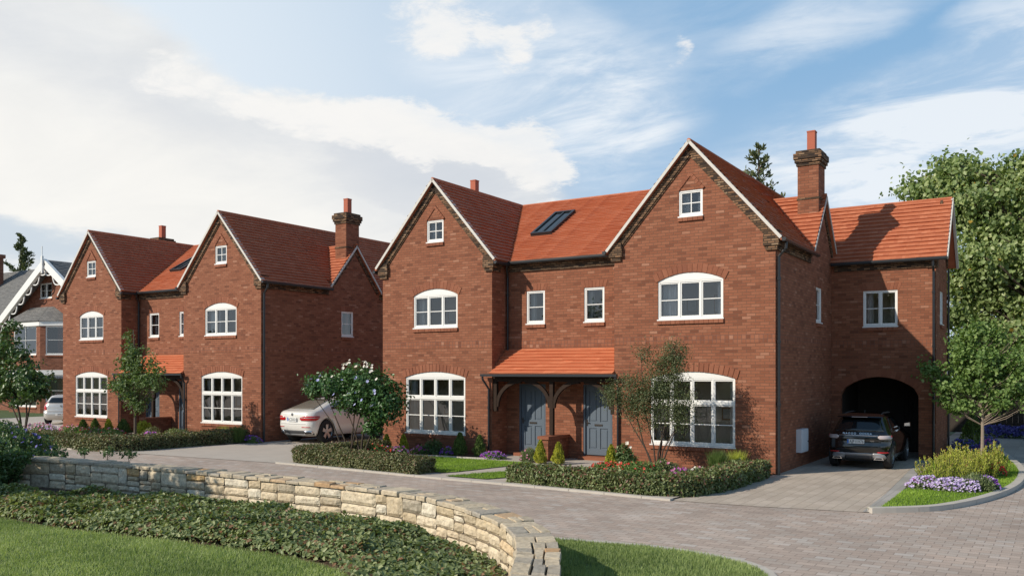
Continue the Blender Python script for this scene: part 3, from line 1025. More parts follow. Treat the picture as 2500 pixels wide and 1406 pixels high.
    skb(sk, sw - .09, sw, 0, sh, 0, .11)
    skb(sk, .09, sw - .09, 0, .09, 0, .11)
    skb(sk, .09, sw - .09, sh - .09, sh, 0, .11)
    skb(sk, sw / 2 - .03, sw / 2 + .03, .09, sh - .09, 0, .10)
    sko = sk.build('skylight', M['black'], roof, ORG)
    g = MB()
    g.cm = 1
    skb(sk, 0, 0, 0, 0, 0, 0)
    skb(g, .09, sw / 2 - .03, .09, sh - .09, .03, .07)
    skb(g, sw / 2 + .03, sw - .09, .09, sh - .09, .03, .07)
    g.mi = [0] * len(g.mi)
    g.build('skylight_pane', M['glassdark'], roof, ORG)
    # chimneys
    for nm, xa, xb in (('chimney', GR[1] - .60, GR[1] + .012), ('chimney', GL[0] - .012, GL[0] + .60)):
        cb = MB()
        ya, yb = 26.62, 27.40
        cb.box(xa, xb, ya, yb, 6.9, 8.86)
        co = cb.build(nm, M['brick'], H, ORG)
        cc = MB()
        for e, a, b in ((.035, 8.80, 8.90), (.075, 8.90, 9.00), (.105, 9.00, 9.17), (.045, 9.17, 9.26)):
            cc.box(xa - e, xb + e, ya - e, yb + e, a, b - .001)
        cc.build('chimney_cap', M['band'], co, ORG)
        cs = MB()
        cs.box(xa - .02, xb + .02, ya - .02, yb + .02, 7.78, 7.84)
        cs.build('string_course', M['band'], co, ORG)
        fl = MB()
        xm, ym = (xa + xb) / 2 + .02, (ya + yb) / 2
        fl.box(xm - .115, xm + .115, ym - .12, ym + .12, 9.25, 9.86)
        fl.box(xm - .125, xm + .125, ym - .13, ym + .13, 9.86, 9.90)
        fl.build('flue', M['terracotta'], co, ORG)
    # windows
    for gf, ff, at, gi in wins:
        window(H, FF, gf[0], gf[1], .66, 2.45, 2.63, 4, [.5], .63, curtain=(.10, .08), pictures=2)
        window(H, FF, ff[0], ff[1], 4.05, 5.08, 5.29, 3, [.5], curtain=(.30, .12) if gi else (.16, .08), pictures=2)
        window(H, FF, at[0], at[1], 6.80, 7.49, None, 1, [.5], curtain=(.3, .3), room=1.2, vbar=True, sillw=.04)
    for a, b in (r1, r2):
        window(H, FR, a, b, 4.12, 5.13, None, 1, [.5], curtain=(.25, .1), room=1.6)
    window(H, SR, sidew[0], sidew[1], sidew[2], sidew[3], None, 1, [.5], curtain=(.2, .2), room=1.6)
    # doors
    for (a, b) in (d1, d2):
        df = MB()
        FR.box(df, a + .002, a + .06, .13, 2.25, -.14, -.01)
        FR.box(df, b - .06, b - .002, .13, 2.25, -.14, -.01)
        FR.box(df, a + .06, b - .06, 2.19, 2.248, -.14, -.01)
        dm = MB()
        a0, b0 = a + .063, b - .063
        FR.box(dm, a0, b0, .16, 2.187, -.13, -.085)
        st = .11
        mid = (a0 + b0) / 2
        zz = [.16, .36, .93, 1.13, 2.02, 2.187]
        for z0_, z1_ in ((.16, .34), (.95, 1.14), (2.05, 2.187)):
            FR.box(dm, a0 + st, b0 - st, z0_, z1_, -.086, -.062)
        FR.box(dm, a0, a0 + st, .16, 2.187, -.086, -.06)
        FR.box(dm, b0 - st, b0, .16, 2.187, -.086, -.06)
        for z0_, z1_ in ((.34, .95), (1.14, 2.05)):
            FR.box(dm, mid - .055, mid + .055, z0_, z1_, -.086, -.0621)
            for u0, u1 in ((a0 + st, mid - .055), (mid + .055, b0 - st)):
                FR.box(dm, u0 + .035, u1 - .035, z0_ + .04, z1_ - .04, -.086, -.068)
        do = dm.build('door', M['door'], H, ORG)
        df.build('door_frame', M['doorframe'], do, ORG)
        hb = MB()
        FR.box(hb, mid - .13, mid + .13, 1.02, 1.075, -.063, -.048)
        hb.build('letterbox', M['metal'], do, ORG)
        hk = MB()
        FR.box(hk, a0 + .03, a0 + .06, 1.02, 1.2, -.062, -.045)
        FR.box(hk, a0 + .035, a0 + .13, 1.1, 1.12, -.045, -.02)
        hk.build('handle', M['metal'], do, ORG)
        sb = MB()
        FR.box(sb, a - .05, b + .05, 0, .125, -.1, .26)
        sb.build('step', M['brickvar'], H, ORG)
    # porch
    pr = MB()
    PY0 = 21.98
    psl = (3.34 - 2.56) / (YR - PY0)
    tile_slope(pr, (-14.86, PY0, 2.56), (-10.69, PY0, 2.56), (-14.86, YR, 3.34), (-10.69, YR, 3.34), .155, .035, .05)
    pr.build('porch_roof', M['porchtile'], H, ORG)
    pg = MB()
    pg.box(-15.12, -10.52, PY0 - .13, PY0 - .02, 2.485, 2.56)
    pgo = pg.build('porch_gutter', M['black'], H, ORG)
    pw = MB()
    by0, by1 = 22.15, 22.27
    pw.box(-14.83, -10.72, by0, by1, 2.33, 2.50)
    pw.box(-14.80, -10.74, by1 + .3, by1 + .4, 2.42, 2.55)
    pw.box(-14.83, -14.71, by0 + .004, by1 - .004, 1.42, 2.33)
    pw.box(-12.84, -12.72, by0 + .004, by1 - .004, .76, 2.33)
    pw.box(-10.84, -10.72, by0 + .004, by1 - .004, 1.42, 2.33)
    FP = Fr((0, by0, 0), (1, 0, 0), (0, -1, 0))
    for (xp, sg) in ((-14.71, 1), (-12.84, -1), (-12.72, 1), (-10.84, -1)):
        n = 9
        hw, hh = .86, .78
        P = []
        for i in range(n + 1):
            t = i / n * math.pi / 2
            P.append((xp + sg * hw * (1 - math.cos(t)), 1.56 + hh * math.sin(t)))
        for i in range(n):
            A, B = Vector(P[i]), Vector(P[i + 1])
            FP.bar(pw, A, B, -.055 * sg, .055 * sg, -.095, -.012 - .001 * (i % 2))
    pw.build('porch_frame', M['wood'], H, ORG)
    # rainwater goods
    ge = RZ - SLOPE * (GR[1] + ov - GR[2])
    gutter((GR[1] + ov + .02, yf0 - .02, ge - .01), (GR[1] + ov + .02, 25.6, ge - .01), H)
    gutter((GL[0] - ov - .02, yf0 - .02, ge - .01), (GL[0] - ov - .02, 25.6, ge - .01), H)
    gutter((GR[1] + ov + .02, 28.8, ge - .01), (GR[1] + ov + .02, YB, ge - .01), H)
    gutter((-14.72, 22.70, 6.02), (-10.82, 22.70, 6.02), H)
    for xg in (GL[1] + ov, GR[0] - ov):
        gutter((xg, yf0 - .04, ge - .0), (xg, 22.7, ge - .0), H)
    downpipe([(GR[1] + ov + .02, YF + .10, ge - .02), (GR[1] + ov + .0, YF + .09, ge - .22), (GR[1] + .06, YF + .09, 5.55), (GR[1] + .06, YF + .09, 0)], H, .04)
    downpipe([(-14.70, 22.72, 6.0), (-14.72, 22.74, 5.85), (-14.77, 22.88, 5.6), (-14.77, 22.88, 3.3)], H)
    downpipe([(-15.06, PY0 - .08, 2.49), (-15.06, PY0 - .08, 2.40), (-14.93, YF - .06, 2.1), (-14.93, YF - .06, 0)], H)
    downpipe([(-10.56, PY0 - .08, 2.49), (-10.56, PY0 - .08, 2.40), (-10.56, YF - .06, 2.2), (-10.56, YF - .06, 0)], H)
    mbx = MB()
    mbx.box(GR[1], GR[1] + .14, 24.12, 24.86, .42, 1.05)
    mbx.box(GR[1] + .141, GR[1] + .152, 24.15, 24.83, .45, 1.02)
    mx = mbx.build('meter_box', M['meter'], H, ORG)
    lk = MB()
    lk.tube([(GR[1] + .152, 24.76, .70), (GR[1] + .165, 24.76, .70)], .018, 8)
    lk.build('lock', M['black'], mx, ORG)
    return H, mx


# the left house shares its meshes with the right one; the wing exists on the right only
H1, meter = make_house(ORG, 'red brick gabled house with two slate doors and an arched carport wing on its right')
H2 = copy_tree(H1, None, (meter,))
H2.location = (ORG[0] - 19.0, ORG[1], 0)
H2['label'] = 'red brick gabled house left of the pale car, its side wall in shade'

# ---- carport wing of the right house
WX1 = -3.22
FWG = Fr((0, YW, 0), (1, 0, 0), (0, -1, 0))
WE = Fr((WX1, 0, 0), (0, 1, 0), (1, 0, 0))
YWB, YWR, ZWR = 31.25, 29.75, 7.97
cpx = (-5.92, -3.69)
wb = MB()
vergew, soldw = MB(), MB()
wsub = []


def nbw(name, mat):
    m = MB()
    wsub.append((name, mat, m))
    return m


apts = arc(cpx[0], cpx[1], 2.02, 2.47, 16)[0]
# basket arch: round the shoulders
hole_c = [(cpx[0], -.02), (cpx[1], -.02), (cpx[1], 1.90)] + [(x, z) for x, z in apts[1:-1]] + [(cpx[0], 1.90)]
hole_w = [(-5.25, 4.02), (-4.27, 4.02), (-4.27, 5.11), (-5.25, 5.11)]
FWG.wall(wb, [(XR + .002, -.05), (WX1, -.05), (WX1, 6.1), (XR + .002, 6.1)], [hole_c, hole_w], .25)
swn = (29.35, 30.15, 4.1, 5.1)
WE.wall(wb, [(YW, -.05), (YWB, -.05), (YWB, 6.1), (YWR, 7.8), (YW, 6.1)], [[(swn[0], swn[2]), (swn[1], swn[2]), (swn[1], swn[3]), (swn[0], swn[3])]])
wb.face([(WX1, YWB, -.05), (XR, YWB, -.05), (XR, YWB, 6.1), (WX1, YWB, 6.1)])
# carport interior, its shade put into a dark lining colour
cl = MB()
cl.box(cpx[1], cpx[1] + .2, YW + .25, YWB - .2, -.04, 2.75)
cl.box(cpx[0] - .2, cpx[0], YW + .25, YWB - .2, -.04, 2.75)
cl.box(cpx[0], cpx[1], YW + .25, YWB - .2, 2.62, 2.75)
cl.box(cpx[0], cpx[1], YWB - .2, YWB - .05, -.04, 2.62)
bandw = nbw('cornice', 'band')
FWG.box(bandw, XR + .1, WX1 + .02, 5.74, 6.04, -.01, .05)
FWG.box(bandw, XR + .1, WX1 + .03, 5.90, 6.06, -.01, .085)
FWG.box(nbw('corbel', 'band'), WX1 - .25, WX1 + .05, 5.72, 6.1, -.2, .06)
FWG.box(soldw, XR + .05, WX1 - .01, 3.38, 3.60, -.01, .007)
_, (c_, cz_, rad_, a_) = arc(cpx[0], cpx[1], 2.02, 2.47)
voussoirs(nbw('carport_arch', 'brickvar'), FWG, cpx[0], cpx[1], 2.02, 2.47, .23, .01, 19, .03)
soldiers(nbw('window_arch', 'brickvar'), FWG, -5.30, -4.22, 5.115, .22, 12, .006, .08)
soldiers(nbw('window_arch', 'brickvar'), WE, swn[0] - .04, swn[1] + .04, 5.115, .22, 8, .006, .08)
msw = (ZWR - 6.0) / (YWR - 28.20)
bandw = nbw('verge_band', 'band')
for sgn in (-1, 1):
    foot = YWR + sgn * (YWR - 28.20)
    A, B = Vector((foot, 6.0)), Vector((YWR, ZWR))
    WE.bar(vergew, A, B, 0, -.11 if sgn < 0 else .11, .27, .34)
    WE.bar(bandw, A.lerp(B, .06), B, -.09 if sgn < 0 else .09, -.26 if sgn < 0 else .26, -.02, .05)
wall_w = wb.build('wing_wall', M['brick'], H1, ORG)
cl.build('carport_shade_lining', M['fence'], wall_w, ORG)
for nm, mt, m_ in wsub:
    m_.build(nm, M[mt], wall_w, ORG)
soldw.build('soldier_course', M['soldier'], wall_w, ORG)
rb = MB()
tile_slope(rb, (-7.8, 28.20, 6.0), (WX1 + .30, 28.20, 6.0), (-7.8, YWR, ZWR), (WX1 + .30, YWR, ZWR), .17, .04)
tile_slope(rb, (-7.8, 2 * YWR - 28.20, 6.0), (WX1 + .30, 2 * YWR - 28.20, 6.0), (-7.8, YWR, ZWR), (WX1 + .30, YWR, ZWR), .17, .04)
rb.tube([(-7.8, YWR, ZWR - .01), (WX1 + .30, YWR, ZWR - .01)], .05, 8)
rw = rb.build('wing_roof', M['tile'], H1, ORG)
vergew.build('verge_strip', M['verge'], rw, ORG)
window(H1, FWG, -5.25, -4.27, 4.02, 5.11, None, 2, [.5], curtain=(.22, .12), room=1.5)
window(H1, WE, swn[0], swn[1], swn[2], swn[3], None, 2, [.5], curtain=(.2, .2), room=1.5)
gutter((XR + .03, 28.14, 5.97), (WX1 + .32, 28.14, 5.97), H1)
downpipe([(WX1 - .06, 28.16, 5.95), (WX1 - .06, 28.18, 5.75), (WX1 - .06, YW - .05, 5.6), (WX1 - .06, YW - .05, 0)], H1)
downpipe([(WX1 + .05, YWB - .1, 5.95), (WX1 + .05, YWB - .1, 0)], H1)
gt = MB()
for i in range(7):
    gt.box(-4.55 + i * .12, -4.55 + i * .12 + .113, YWB - .32, YWB - .285, .05, 2.3)
gt.box(-4.55, -3.71, YWB - .284, YWB - .26, .4, .52)
gt.box(-4.55, -3.71, YWB - .284, YWB - .26, 1.8, 1.92)
tag(gt.build('plank_gate', M['fence'], None, (-4.1, YWB - .3, .05)), 'dark plank gate standing inside the carport behind the black car', 'gate')

# low pier walls dividing the porches
pb = MB()
pb.box(-12.93, -12.63, 21.72, 22.94, 0, .66)
pier = pb.build('pier_wall', M['brick'], None, (-12.78, 22.3, 0))
tag(pier, 'low brick pier wall between the two slate doors of the right house', 'wall', 'low porch walls')
cb = MB()
cb.box(-12.97, -12.59, 21.68, 22.94, .66, .75)
cb.build('coping', M['brickvar'], pier, (-12.78, 22.3, 0))
p2 = copy_tree(pier)
p2.location.x -= 19.0
p2['label'] = 'low brick pier wall under the porch of the left house behind the young tree'

# ---- grey roofed house on the far left
G3 = (-57.6, 32.05, 0)
H3 = empty('gabled_house', G3, 'brown brick house with grey roof, white bargeboards and a bay, at the left edge', 'house')
F3 = Fr((0, 32.05, 0), (1, 0, 0), (0, -1, 0))
xc, zap, sl3 = on_y(110, 31.25), 9.95, .66
m3 = MB()
F3.wall(m3, [(-64.6, -.05), (-53.0, -.05), (-53.0, zap - .2 - sl3 * 4.6), (xc, zap - .2), (-64.6, zap - .2 - sl3 * 7.0)], [[(-58.18, 7.55), (-56.75, 7.55), (-56.75, 8.55), (-58.18, 8.55)]])
m3.face([(-53.0, 32.05, -.05), (-53.0, 42, -.05), (-53.0, 42, 6.6), (-53.0, 32.05, 6.6)])
# bay
bx = [(-61.2, 32.04), (-59.9, 30.9), (-56.1, 30.9), (-54.6, 32.04)]
bayF = []
for (p, q) in zip(bx[:-1], bx[1:]):
    u = (Vector((*q, 0)) - Vector((*p, 0)))
    L = u.length
    u.normalize()
    n_ = Vector((u.y, -u.x, 0))
    FB_ = Fr((*p, 0), u, n_)
    bayF.append((FB_, L))
    k0, k1 = (.6, L - .45) if L > 3 else (.35, L - .3)
    FB_.wall(m3, [(0, -.05), (L, -.05), (L, 5.8), (0, 5.8)], [[(k0, .35), (k1, .35), (k1, 2.4), (k0, 2.4)], [(k0, 3.75), (k1, 3.75), (k1, 5.6), (k0, 5.6)]])
m3.box(-84.5, -62.0, 33.2, 44.0, -.05, 5.75)
m3.face([(-64.6, 32.05, -.05), (-64.6, 33.2, -.05), (-64.6, 33.2, 5.6), (-64.6, 32.05, 5.6)])
w3 = m3.build('wall', M['dimbrick'], H3, G3)
for z0_, z1_, dd_ in ((5.62, 5.95, .09), (2.42, 2.75, .05)):
    b3 = MB()
    for FB_, L in bayF:
        FB_.box(b3, -.02, L + .02, z0_, z1_, -.05, dd_)
    b3.build('white_band', M['white'], w3, G3)
for FB_, L in bayF:
    k0, k1 = (.6, L - .45) if L > 3 else (.35, L - .3)
    window(H3, FB_, k0, k1, 3.75, 5.6, None, 1, [.52], curtain=None, vbar=L > 3, org=G3, room=.9, lining=M['fence'])  # dark lining colour stands in for the dimness of the bay rooms
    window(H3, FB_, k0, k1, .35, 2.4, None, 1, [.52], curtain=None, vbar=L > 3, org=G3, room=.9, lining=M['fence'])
window(H3, F3, -58.18, -56.75, 7.55, 8.55, None, 2, [.5], curtain=(.25, .25), org=G3, room=1.2, sillw=.05)
r3 = MB()
e = 5.0
tile_slope(r3, (xc + e, 31.3, zap - sl3 * e), (xc + e, 44, zap - sl3 * e), (xc, 31.3, zap), (xc, 44, zap), .22, .02)
tile_slope(r3, (xc - 7.2, 31.3, zap - sl3 * 7.2), (xc - 7.2, 44, zap - sl3 * 7.2), (xc, 31.3, zap), (xc, 44, zap), .22, .02)
tile_slope(r3, (-85, 32.4, 5.2), (-58.5, 32.4, 5.2), (-85, 40, 11.3), (-58.5, 40, 11.3), .22, .02)
m_r3 = r3.build('roof', M['slate'], H3, G3)
br3 = MB()
tp = [(-60.0, 32.04, 7.55), (-56.4, 32.04, 7.55)]
ev = [(-61.45, 32.04, 5.95), (-60.0, 30.72, 5.95), (-56.0, 30.72, 5.95), (-54.35, 32.04, 5.95)]
tile_slope(br3, ev[1], ev[2], (-59.0, 31.9, 6.95), (-56.9, 31.9, 6.95), .2, .02)
br3.face([ev[0], ev[1], (-59.0, 31.9, 6.95), (-59.3, 32.04, 6.95)])
br3.face([ev[2], ev[3], (-56.5, 32.04, 6.95), (-56.9, 31.9, 6.95)])
br3.build('bay_roof', M['slate'], H3, G3)
bg3 = MB()
for sgn, e in ((-1, 7.3), (1, 5.1)):
    A, B = Vector((xc + sgn * e, zap - sl3 * e)), Vector((xc, zap))
    s_ = 1 if sgn > 0 else -1
    F3.bar(bg3, A, B, .06 * s_, -.0, .70, .92) if False else F3.bar(bg3, A, B, -.05 * -s_ * -1, .42 * s_, .70, .92)
    n = int(e / .9)
    for i in range(n):
        a, b = A.lerp(B, (i + .1) / n), A.lerp(B, (i + .9) / n)
        t = (b - a).normalized()
        nn = Vector((-t.y, t.x)) * s_
        prev = None
        for k in range(7):
            q = a.lerp(b, k / 6) + nn * (.50 + .26 * math.sin(math.pi * k / 6))
            if prev is not None:
                F3.bar(bg3, prev, q, -.035, .035, .74, .80)
            prev = q
F3.box(bg3, xc - .07, xc + .07, zap - .9, zap + .22, .93, 1.05)
F3.box(bg3, xc - .02, xc + .02, zap + .22, zap + .85, .97, 1.01)
bg3.build('bargeboard', M['white'], H3, G3)
ch3 = MB()
cxx = on_y(-14, 38.0)
ch3.box(cxx - .5, cxx + .5, 37.5, 38.5, 8, 12.2)
ch3.box(cxx - .62, cxx + .62, 37.38, 38.62, 12.2, 12.5)
ch3.build('chimney', M['dimbrick'], H3, G3)

# ------------------------------------------------------------------ stone wall
SW = smooth_path([(x, y) for x, y in WALL_IN], 12)
SS = [0.0]
for i in range(1, len(SW)):
    SS.append(SS[-1] + (SW[i] - SW[i - 1]).length)


def wat(s):
    s = max(0, min(SS[-1] - 1e-5, s))
    lo = np.searchsorted(SS, s, side='right') - 1
    lo = min(max(lo, 0), len(SW) - 2)
    f_ = (s - SS[lo]) / (SS[lo + 1] - SS[lo])
    P = SW[lo].lerp(SW[lo + 1], f_)
    a_, b_ = SW[max(lo - 1, 0)], SW[min(lo + 2, len(SW) - 1)]
    t = (b_ - a_).normalized()
    return P, Vector((-t.y, t.x))


TH, HW_ = .44, .60
core = MB()
n = 150
for i in range(n):
    a, b = SS[-1] * i / n, SS[-1] * (i + 1) / n
    (pa, na), (pb, nb) = wat(a), wat(b)
    q = [pa + na * .035, pb + nb * .035, pb + nb * (TH - .035), pa + na * (TH - .035)]
    core.hexa([(p.x, p.y, -.03) for p in q] + [(p.x, p.y, HW_ - .01) for p in q])
M['mortar'] = plain('wall_mortar', (.20, .16, .115), .95, noise=.3, bump=.4)
M['stone'] = var_mat('wall_stone', [(0, (.40, .36, .29)), (.18, (.52, .43, .295)), (.45, (.62, .52, .375)), (.7, (.67, .585, .44)), (.92, (.70, .64, .52)), (1, (.57, .40, .21))], .9, bump=1.0, bscale=16, mottling=.85, spec=.15)
M['capstone'] = var_mat('cap_stone', [(0, (.36, .33, .28)), (.3, (.46, .395, .30)), (.6, (.52, .44, .32)), (.88, (.57, .485, .36)), (1, (.46, .28, .14))], .9, bump=.8, bscale=14, mottling=.7, spec=.2)
wroot = empty('stone_wall', (-12, 11.1, 0), 'curved low wall of cream rubble stone between the lawn and the road', 'wall')
WO = (-12, 11.1, 0)
core.build('wall_core', M['mortar'], wroot, WO)


def split(s0, s1, z0, z1, outl, depth=0):
    wdt, hgt = s1 - s0, z1 - z0
    big = rnd.random() < .16 and wdt < .60 and hgt < .40
    if big or (wdt < rnd.uniform(.60, 1.15) and hgt < rnd.uniform(.17, .36)) or depth > 7:
        outl.append((s0, s1, z0, z1))
        return
    if hgt > .17 and (wdt < 1.5 * hgt * rnd.uniform(.8, 2.2) or wdt < .55):
        k = z0 + hgt * rnd.uniform(.38, .62)
        split(s0, s1, z0, k, outl, depth + 1)
        split(s0, s1, k, z1, outl, depth + 1)
    else:
        k = s0 + wdt * rnd.uniform(.36, .64)
        split(s0, k, z0, z1, outl, depth + 1)
        split(k, s1, z0, z1, outl, depth + 1)


def stone_face(mb, s0, s1, z0, z1, side):
    """one hewn block: bulged, rough front on a 5x4 grid"""
    g = .006
    s0, s1, z0, z1 = s0 + g, s1 - g, z0 + g, z1 - g
    if s1 - s0 < .05 or z1 - z0 < .03:
        return
    nu, nv = max(4, int((s1 - s0) / .07)), max(4, int((z1 - z0) / .05))
    bul = rnd.uniform(.004, .018)
    tl, tv = rnd.uniform(-.014, .014), rnd.uniform(-.012, .012)
    mb.cv = rnd.random() ** .85
    sk1, sk2 = rnd.uniform(-.02, .02), rnd.uniform(-.012, .012)
    vs = []
    ph = rnd.uniform(0, 100)
    for j in range(nv + 1):
        for i in range(nu + 1):
            u, v = i / nu, j / nv
            eu, ev_ = min(u, 1 - u) * (s1 - s0), min(v, 1 - v) * (z1 - z0)
            e_ = min(1, min(eu, ev_) / .013)
            off = -.022 + (.022 + bul) * math.sqrt(max(0, e_)) + tl * (u - .5) + tv * (v - .5)
            off += .007 * math.sin(ph + 9 * u + 3 * v) * math.sin(ph * 1.3 + 7 * v) * e_ + rnd.uniform(-.004, .004) * e_
            cr = .010 if (eu < .02 and ev_ < .02) else 0
            s = s0 + (s1 - s0) * u + sk1 * (v - .5) * min(1, (s1 - s0) / .3) + (cr if u < .5 else -cr)
            z = z0 + (z1 - z0) * v + sk2 * (u - .5) * min(1, (z1 - z0) / .15) + (cr if v < .5 else -cr)
            P, N_ = wat(s)
            p = P - N_ * off if side == 0 else P + N_ * (TH + off)
            vs.append((p.x, p.y, z))
    fs = []
    for j in range(nv):
        for i in range(nu):
            a = j * (nu + 1) + i
            f = (a, a + 1, a + nu + 2, a + nu + 1)
            fs.append(f if side == 0 else f[::-1])
    mb.mesh(vs, fs)
    b_ = len(vs)


for side, nm in ((0, 'stone_facing'), (1, 'stone_facing')):
    sm = MB()
    lst = []
    s = 0.0
    while s < SS[-1]:
        L = rnd.uniform(1.1, 1.9)
        split(s, min(SS[-1], s + L), -.02, HW_ - .005, lst)
        s += L
    for a in lst:
        stone_face(sm, *a, side)
    sm.build(nm, M['stone'], wroot, WO, smooth=False)
caps = MB()
s = 0.0
while s < SS[-1] - .05:
    L = rnd.uniform(.22, .46)
    b = min(SS[-1], s + L)
    cuts = rnd.choice(([-.035, TH + .03], [-.035, TH * rnd.uniform(.3, .7), TH + .03], [-.035, TH * rnd.uniform(.3, .45), TH * rnd.uniform(.6, .75), TH + .03]))
    for k in range(len(cuts) - 1):
        caps.cv = rnd.random()
        z1 = HW_ + .055 + rnd.uniform(-.014, .014)
        g = .011
        c = []
        for (ss, dd) in ((s + g, cuts[k] + g), (b - g, cuts[k] + g), (b - g, cuts[k + 1] - g), (s + g, cuts[k + 1] - g)):
            P, N_ = wat(ss + rnd.uniform(-.03, .03))
            p = P + N_ * (dd + rnd.uniform(-.012, .012))
            c.append(p)
        mid = sum(c, Vector((0, 0))) / 4
        lo = [(p.x, p.y, HW_ - .004) for p in c]
        m_ = [(p.x, p.y, z1 - .016) for p in c]
        t_ = [(*(p.lerp(mid, .07)), z1 + rnd.uniform(-.004, .006)) for p in c]
        caps.mesh(lo + m_ + t_, [(0, 1, 5, 4), (1, 2, 6, 5), (2, 3, 7, 6), (3, 0, 4, 7), (4, 5, 9, 8), (5, 6, 10, 9), (6, 7, 11, 10), (7, 4, 8, 11), (8, 9, 10, 11)])
    s = b
caps.build('coping', M['capstone'], wroot, WO)
# ------------------------------------------------------------------ leaves and plants
def nrm(a):
    return a / np.maximum(np.linalg.norm(a, axis=1, keepdims=True), 1e-9)


def leaves(name, P, N, size, mat, parent=None, org=None, aspect=.55, T=None, rng=None, fold=.10, droop=.12, var=None):
    """one mesh of small folded leaf blades: P base points, N normals, T tip directions"""
    rng = rng or np.random.default_rng(1)
    n = len(P)
    N = nrm(N)
    if T is None:
        T = nrm(np.cross(N, rng.normal(size=(n, 3))))
    else:
        T = nrm(T)
    B = nrm(np.cross(N, T))
    N = np.cross(T, B)
    s = np.asarray(size).reshape(-1, 1) * np.ones((n, 1))
    V = np.empty((n, 6, 3))
    V[:, 0] = P
    V[:, 1] = P + T * s * .30 + B * s * aspect * .5 + N * s * fold
    V[:, 2] = P + T * s * .72 + B * s * aspect * .40 + N * s * fold * .6
    V[:, 3] = P + T * s - N * s * droop
    V[:, 4] = P + T * s * .72 - B * s * aspect * .40 + N * s * fold * .6
    V[:, 5] = P + T * s * .30 - B * s * aspect * .5 + N * s * fold
    if org is not None:
        V = V - np.array(org)
    me = bpy.data.meshes.new(name)
    me.vertices.add(n * 6)
    me.loops.add(n * 8)
    me.polygons.add(n * 2)
    me.vertices.foreach_set('co', V.astype(np.float32).ravel())
    base = (np.arange(n) * 6)[:, None]
    idx = np.concatenate([base + np.array([[0, 3, 2, 1]]), base + np.array([[0, 5, 4, 3]])], 1)
    me.loops.foreach_set('vertex_index', idx.astype(np.int32).ravel())
    me.polygons.foreach_set('loop_start', (np.arange(n * 2) * 4).astype(np.int32))
    me.update(calc_edges=True)
    a = me.attributes.new('var', 'FLOAT', 'FACE')
    v = rng.random(n) if var is None else np.clip(var, 0, 1)
    a.data.foreach_set('value', np.repeat(v, 2).astype(np.float32))
    me.materials.append(mat)
    o = bpy.data.objects.new(name, me)
    COL.objects.link(o)
    if parent is not None:
        o.parent = parent
    elif org is not None:
        o.location = org
    return o


def blades(name, P, h, wd, mat, parent=None, org=None, rng=None, lean=.35, bias=(0, 0)):
    """thin grass blades: a two segment tapering strip each"""
    rng = rng or np.random.default_rng(2)
    n = len(P)
    h = np.asarray(h).reshape(-1, 1) * np.ones((n, 1))
    wd = np.asarray(wd).reshape(-1, 1) * np.ones((n, 1))
    a = rng.random(n) * 2 * np.pi
    side = np.stack([np.cos(a), np.sin(a), np.zeros(n)], 1)
    ln = rng.normal(size=(n, 2)) * lean + np.array(bias)
    tip = np.stack([ln[:, 0], ln[:, 1], np.ones(n)], 1)
    tip = nrm(tip)
    mid = nrm(tip + np.array([0, 0, .5]))
    V = np.empty((n, 5, 3))
    V[:, 0] = P - side * wd / 2
    V[:, 1] = P + side * wd / 2
    V[:, 2] = P + mid * h * .55 + side * wd * .4
    V[:, 3] = P + mid * h * .55 - side * wd * .4
    V[:, 4] = P + mid * h * .5 + tip * h * .5
    if org is not None:
        V = V - np.array(org)
    me = bpy.data.meshes.new(name)
    me.vertices.add(n * 5)
    me.loops.add(n * 7)
    me.polygons.add(n * 2)
    me.vertices.foreach_set('co', V.astype(np.float32).ravel())
    base = (np.arange(n) * 5)[:, None]
    me.loops.foreach_set('vertex_index', (base + np.array([[0, 1, 2, 3, 3, 2, 4]])).astype(np.int32).ravel())
    me.polygons.foreach_set('loop_start', ((np.arange(n) * 7)[:, None] + np.array([[0, 4]])).astype(np.int32).ravel())
    me.update(calc_edges=True)
    at = me.attributes.new('var', 'FLOAT', 'FACE')
    at.data.foreach_set('value', np.repeat(np.clip(rng.random(n) * .55 + .22 + .3 * vnoise(P, 1.7, 4) + .15 * vnoise(P, 6.0, 5), 0, .96), 2).astype(np.float32))
    me.materials.append(mat)
    o = bpy.data.objects.new(name, me)
    COL.objects.link(o)
    if parent is not None:
        o.parent = parent
    elif org is not None:
        o.location = org
    return o


def in_poly(pts, poly):
    x, y = pts[:, 0], pts[:, 1]
    ins = np.zeros(len(pts), bool)
    k = len(poly)
    for i in range(k):
        x0, y0 = poly[i]
        x1, y1 = poly[(i + 1) % k]
        if y0 == y1:
            continue
        c = ((y0 > y) != (y1 > y)) & (x < (x1 - x0) * (y - y0) / (y1 - y0) + x0)
        ins ^= c
    return ins


def scatter(poly, dens, rng, clip=None):
    a = np.array(poly)
    lo, hi = a.min(0), a.max(0)
    if clip:
        lo = np.maximum(lo, clip[0])
        hi = np.minimum(hi, clip[1])
    n = int((hi[0] - lo[0]) * (hi[1] - lo[1]) * dens)
    p = rng.random((n, 2)) * (hi - lo) + lo
    return p[in_poly(p, poly)]


def vnoise(p, scale, seed=0):
    """cheap smooth noise from summed sines"""
    r = np.random.default_rng(seed)
    out = np.zeros(len(p))
    for k in range(6):
        d = r.normal(size=p.shape[1])
        d /= np.linalg.norm(d)
        f = scale * r.uniform(.6, 2.2)
        out += np.sin(p @ d * f + r.uniform(0, 6.28)) / 6 * 1.8
    return out


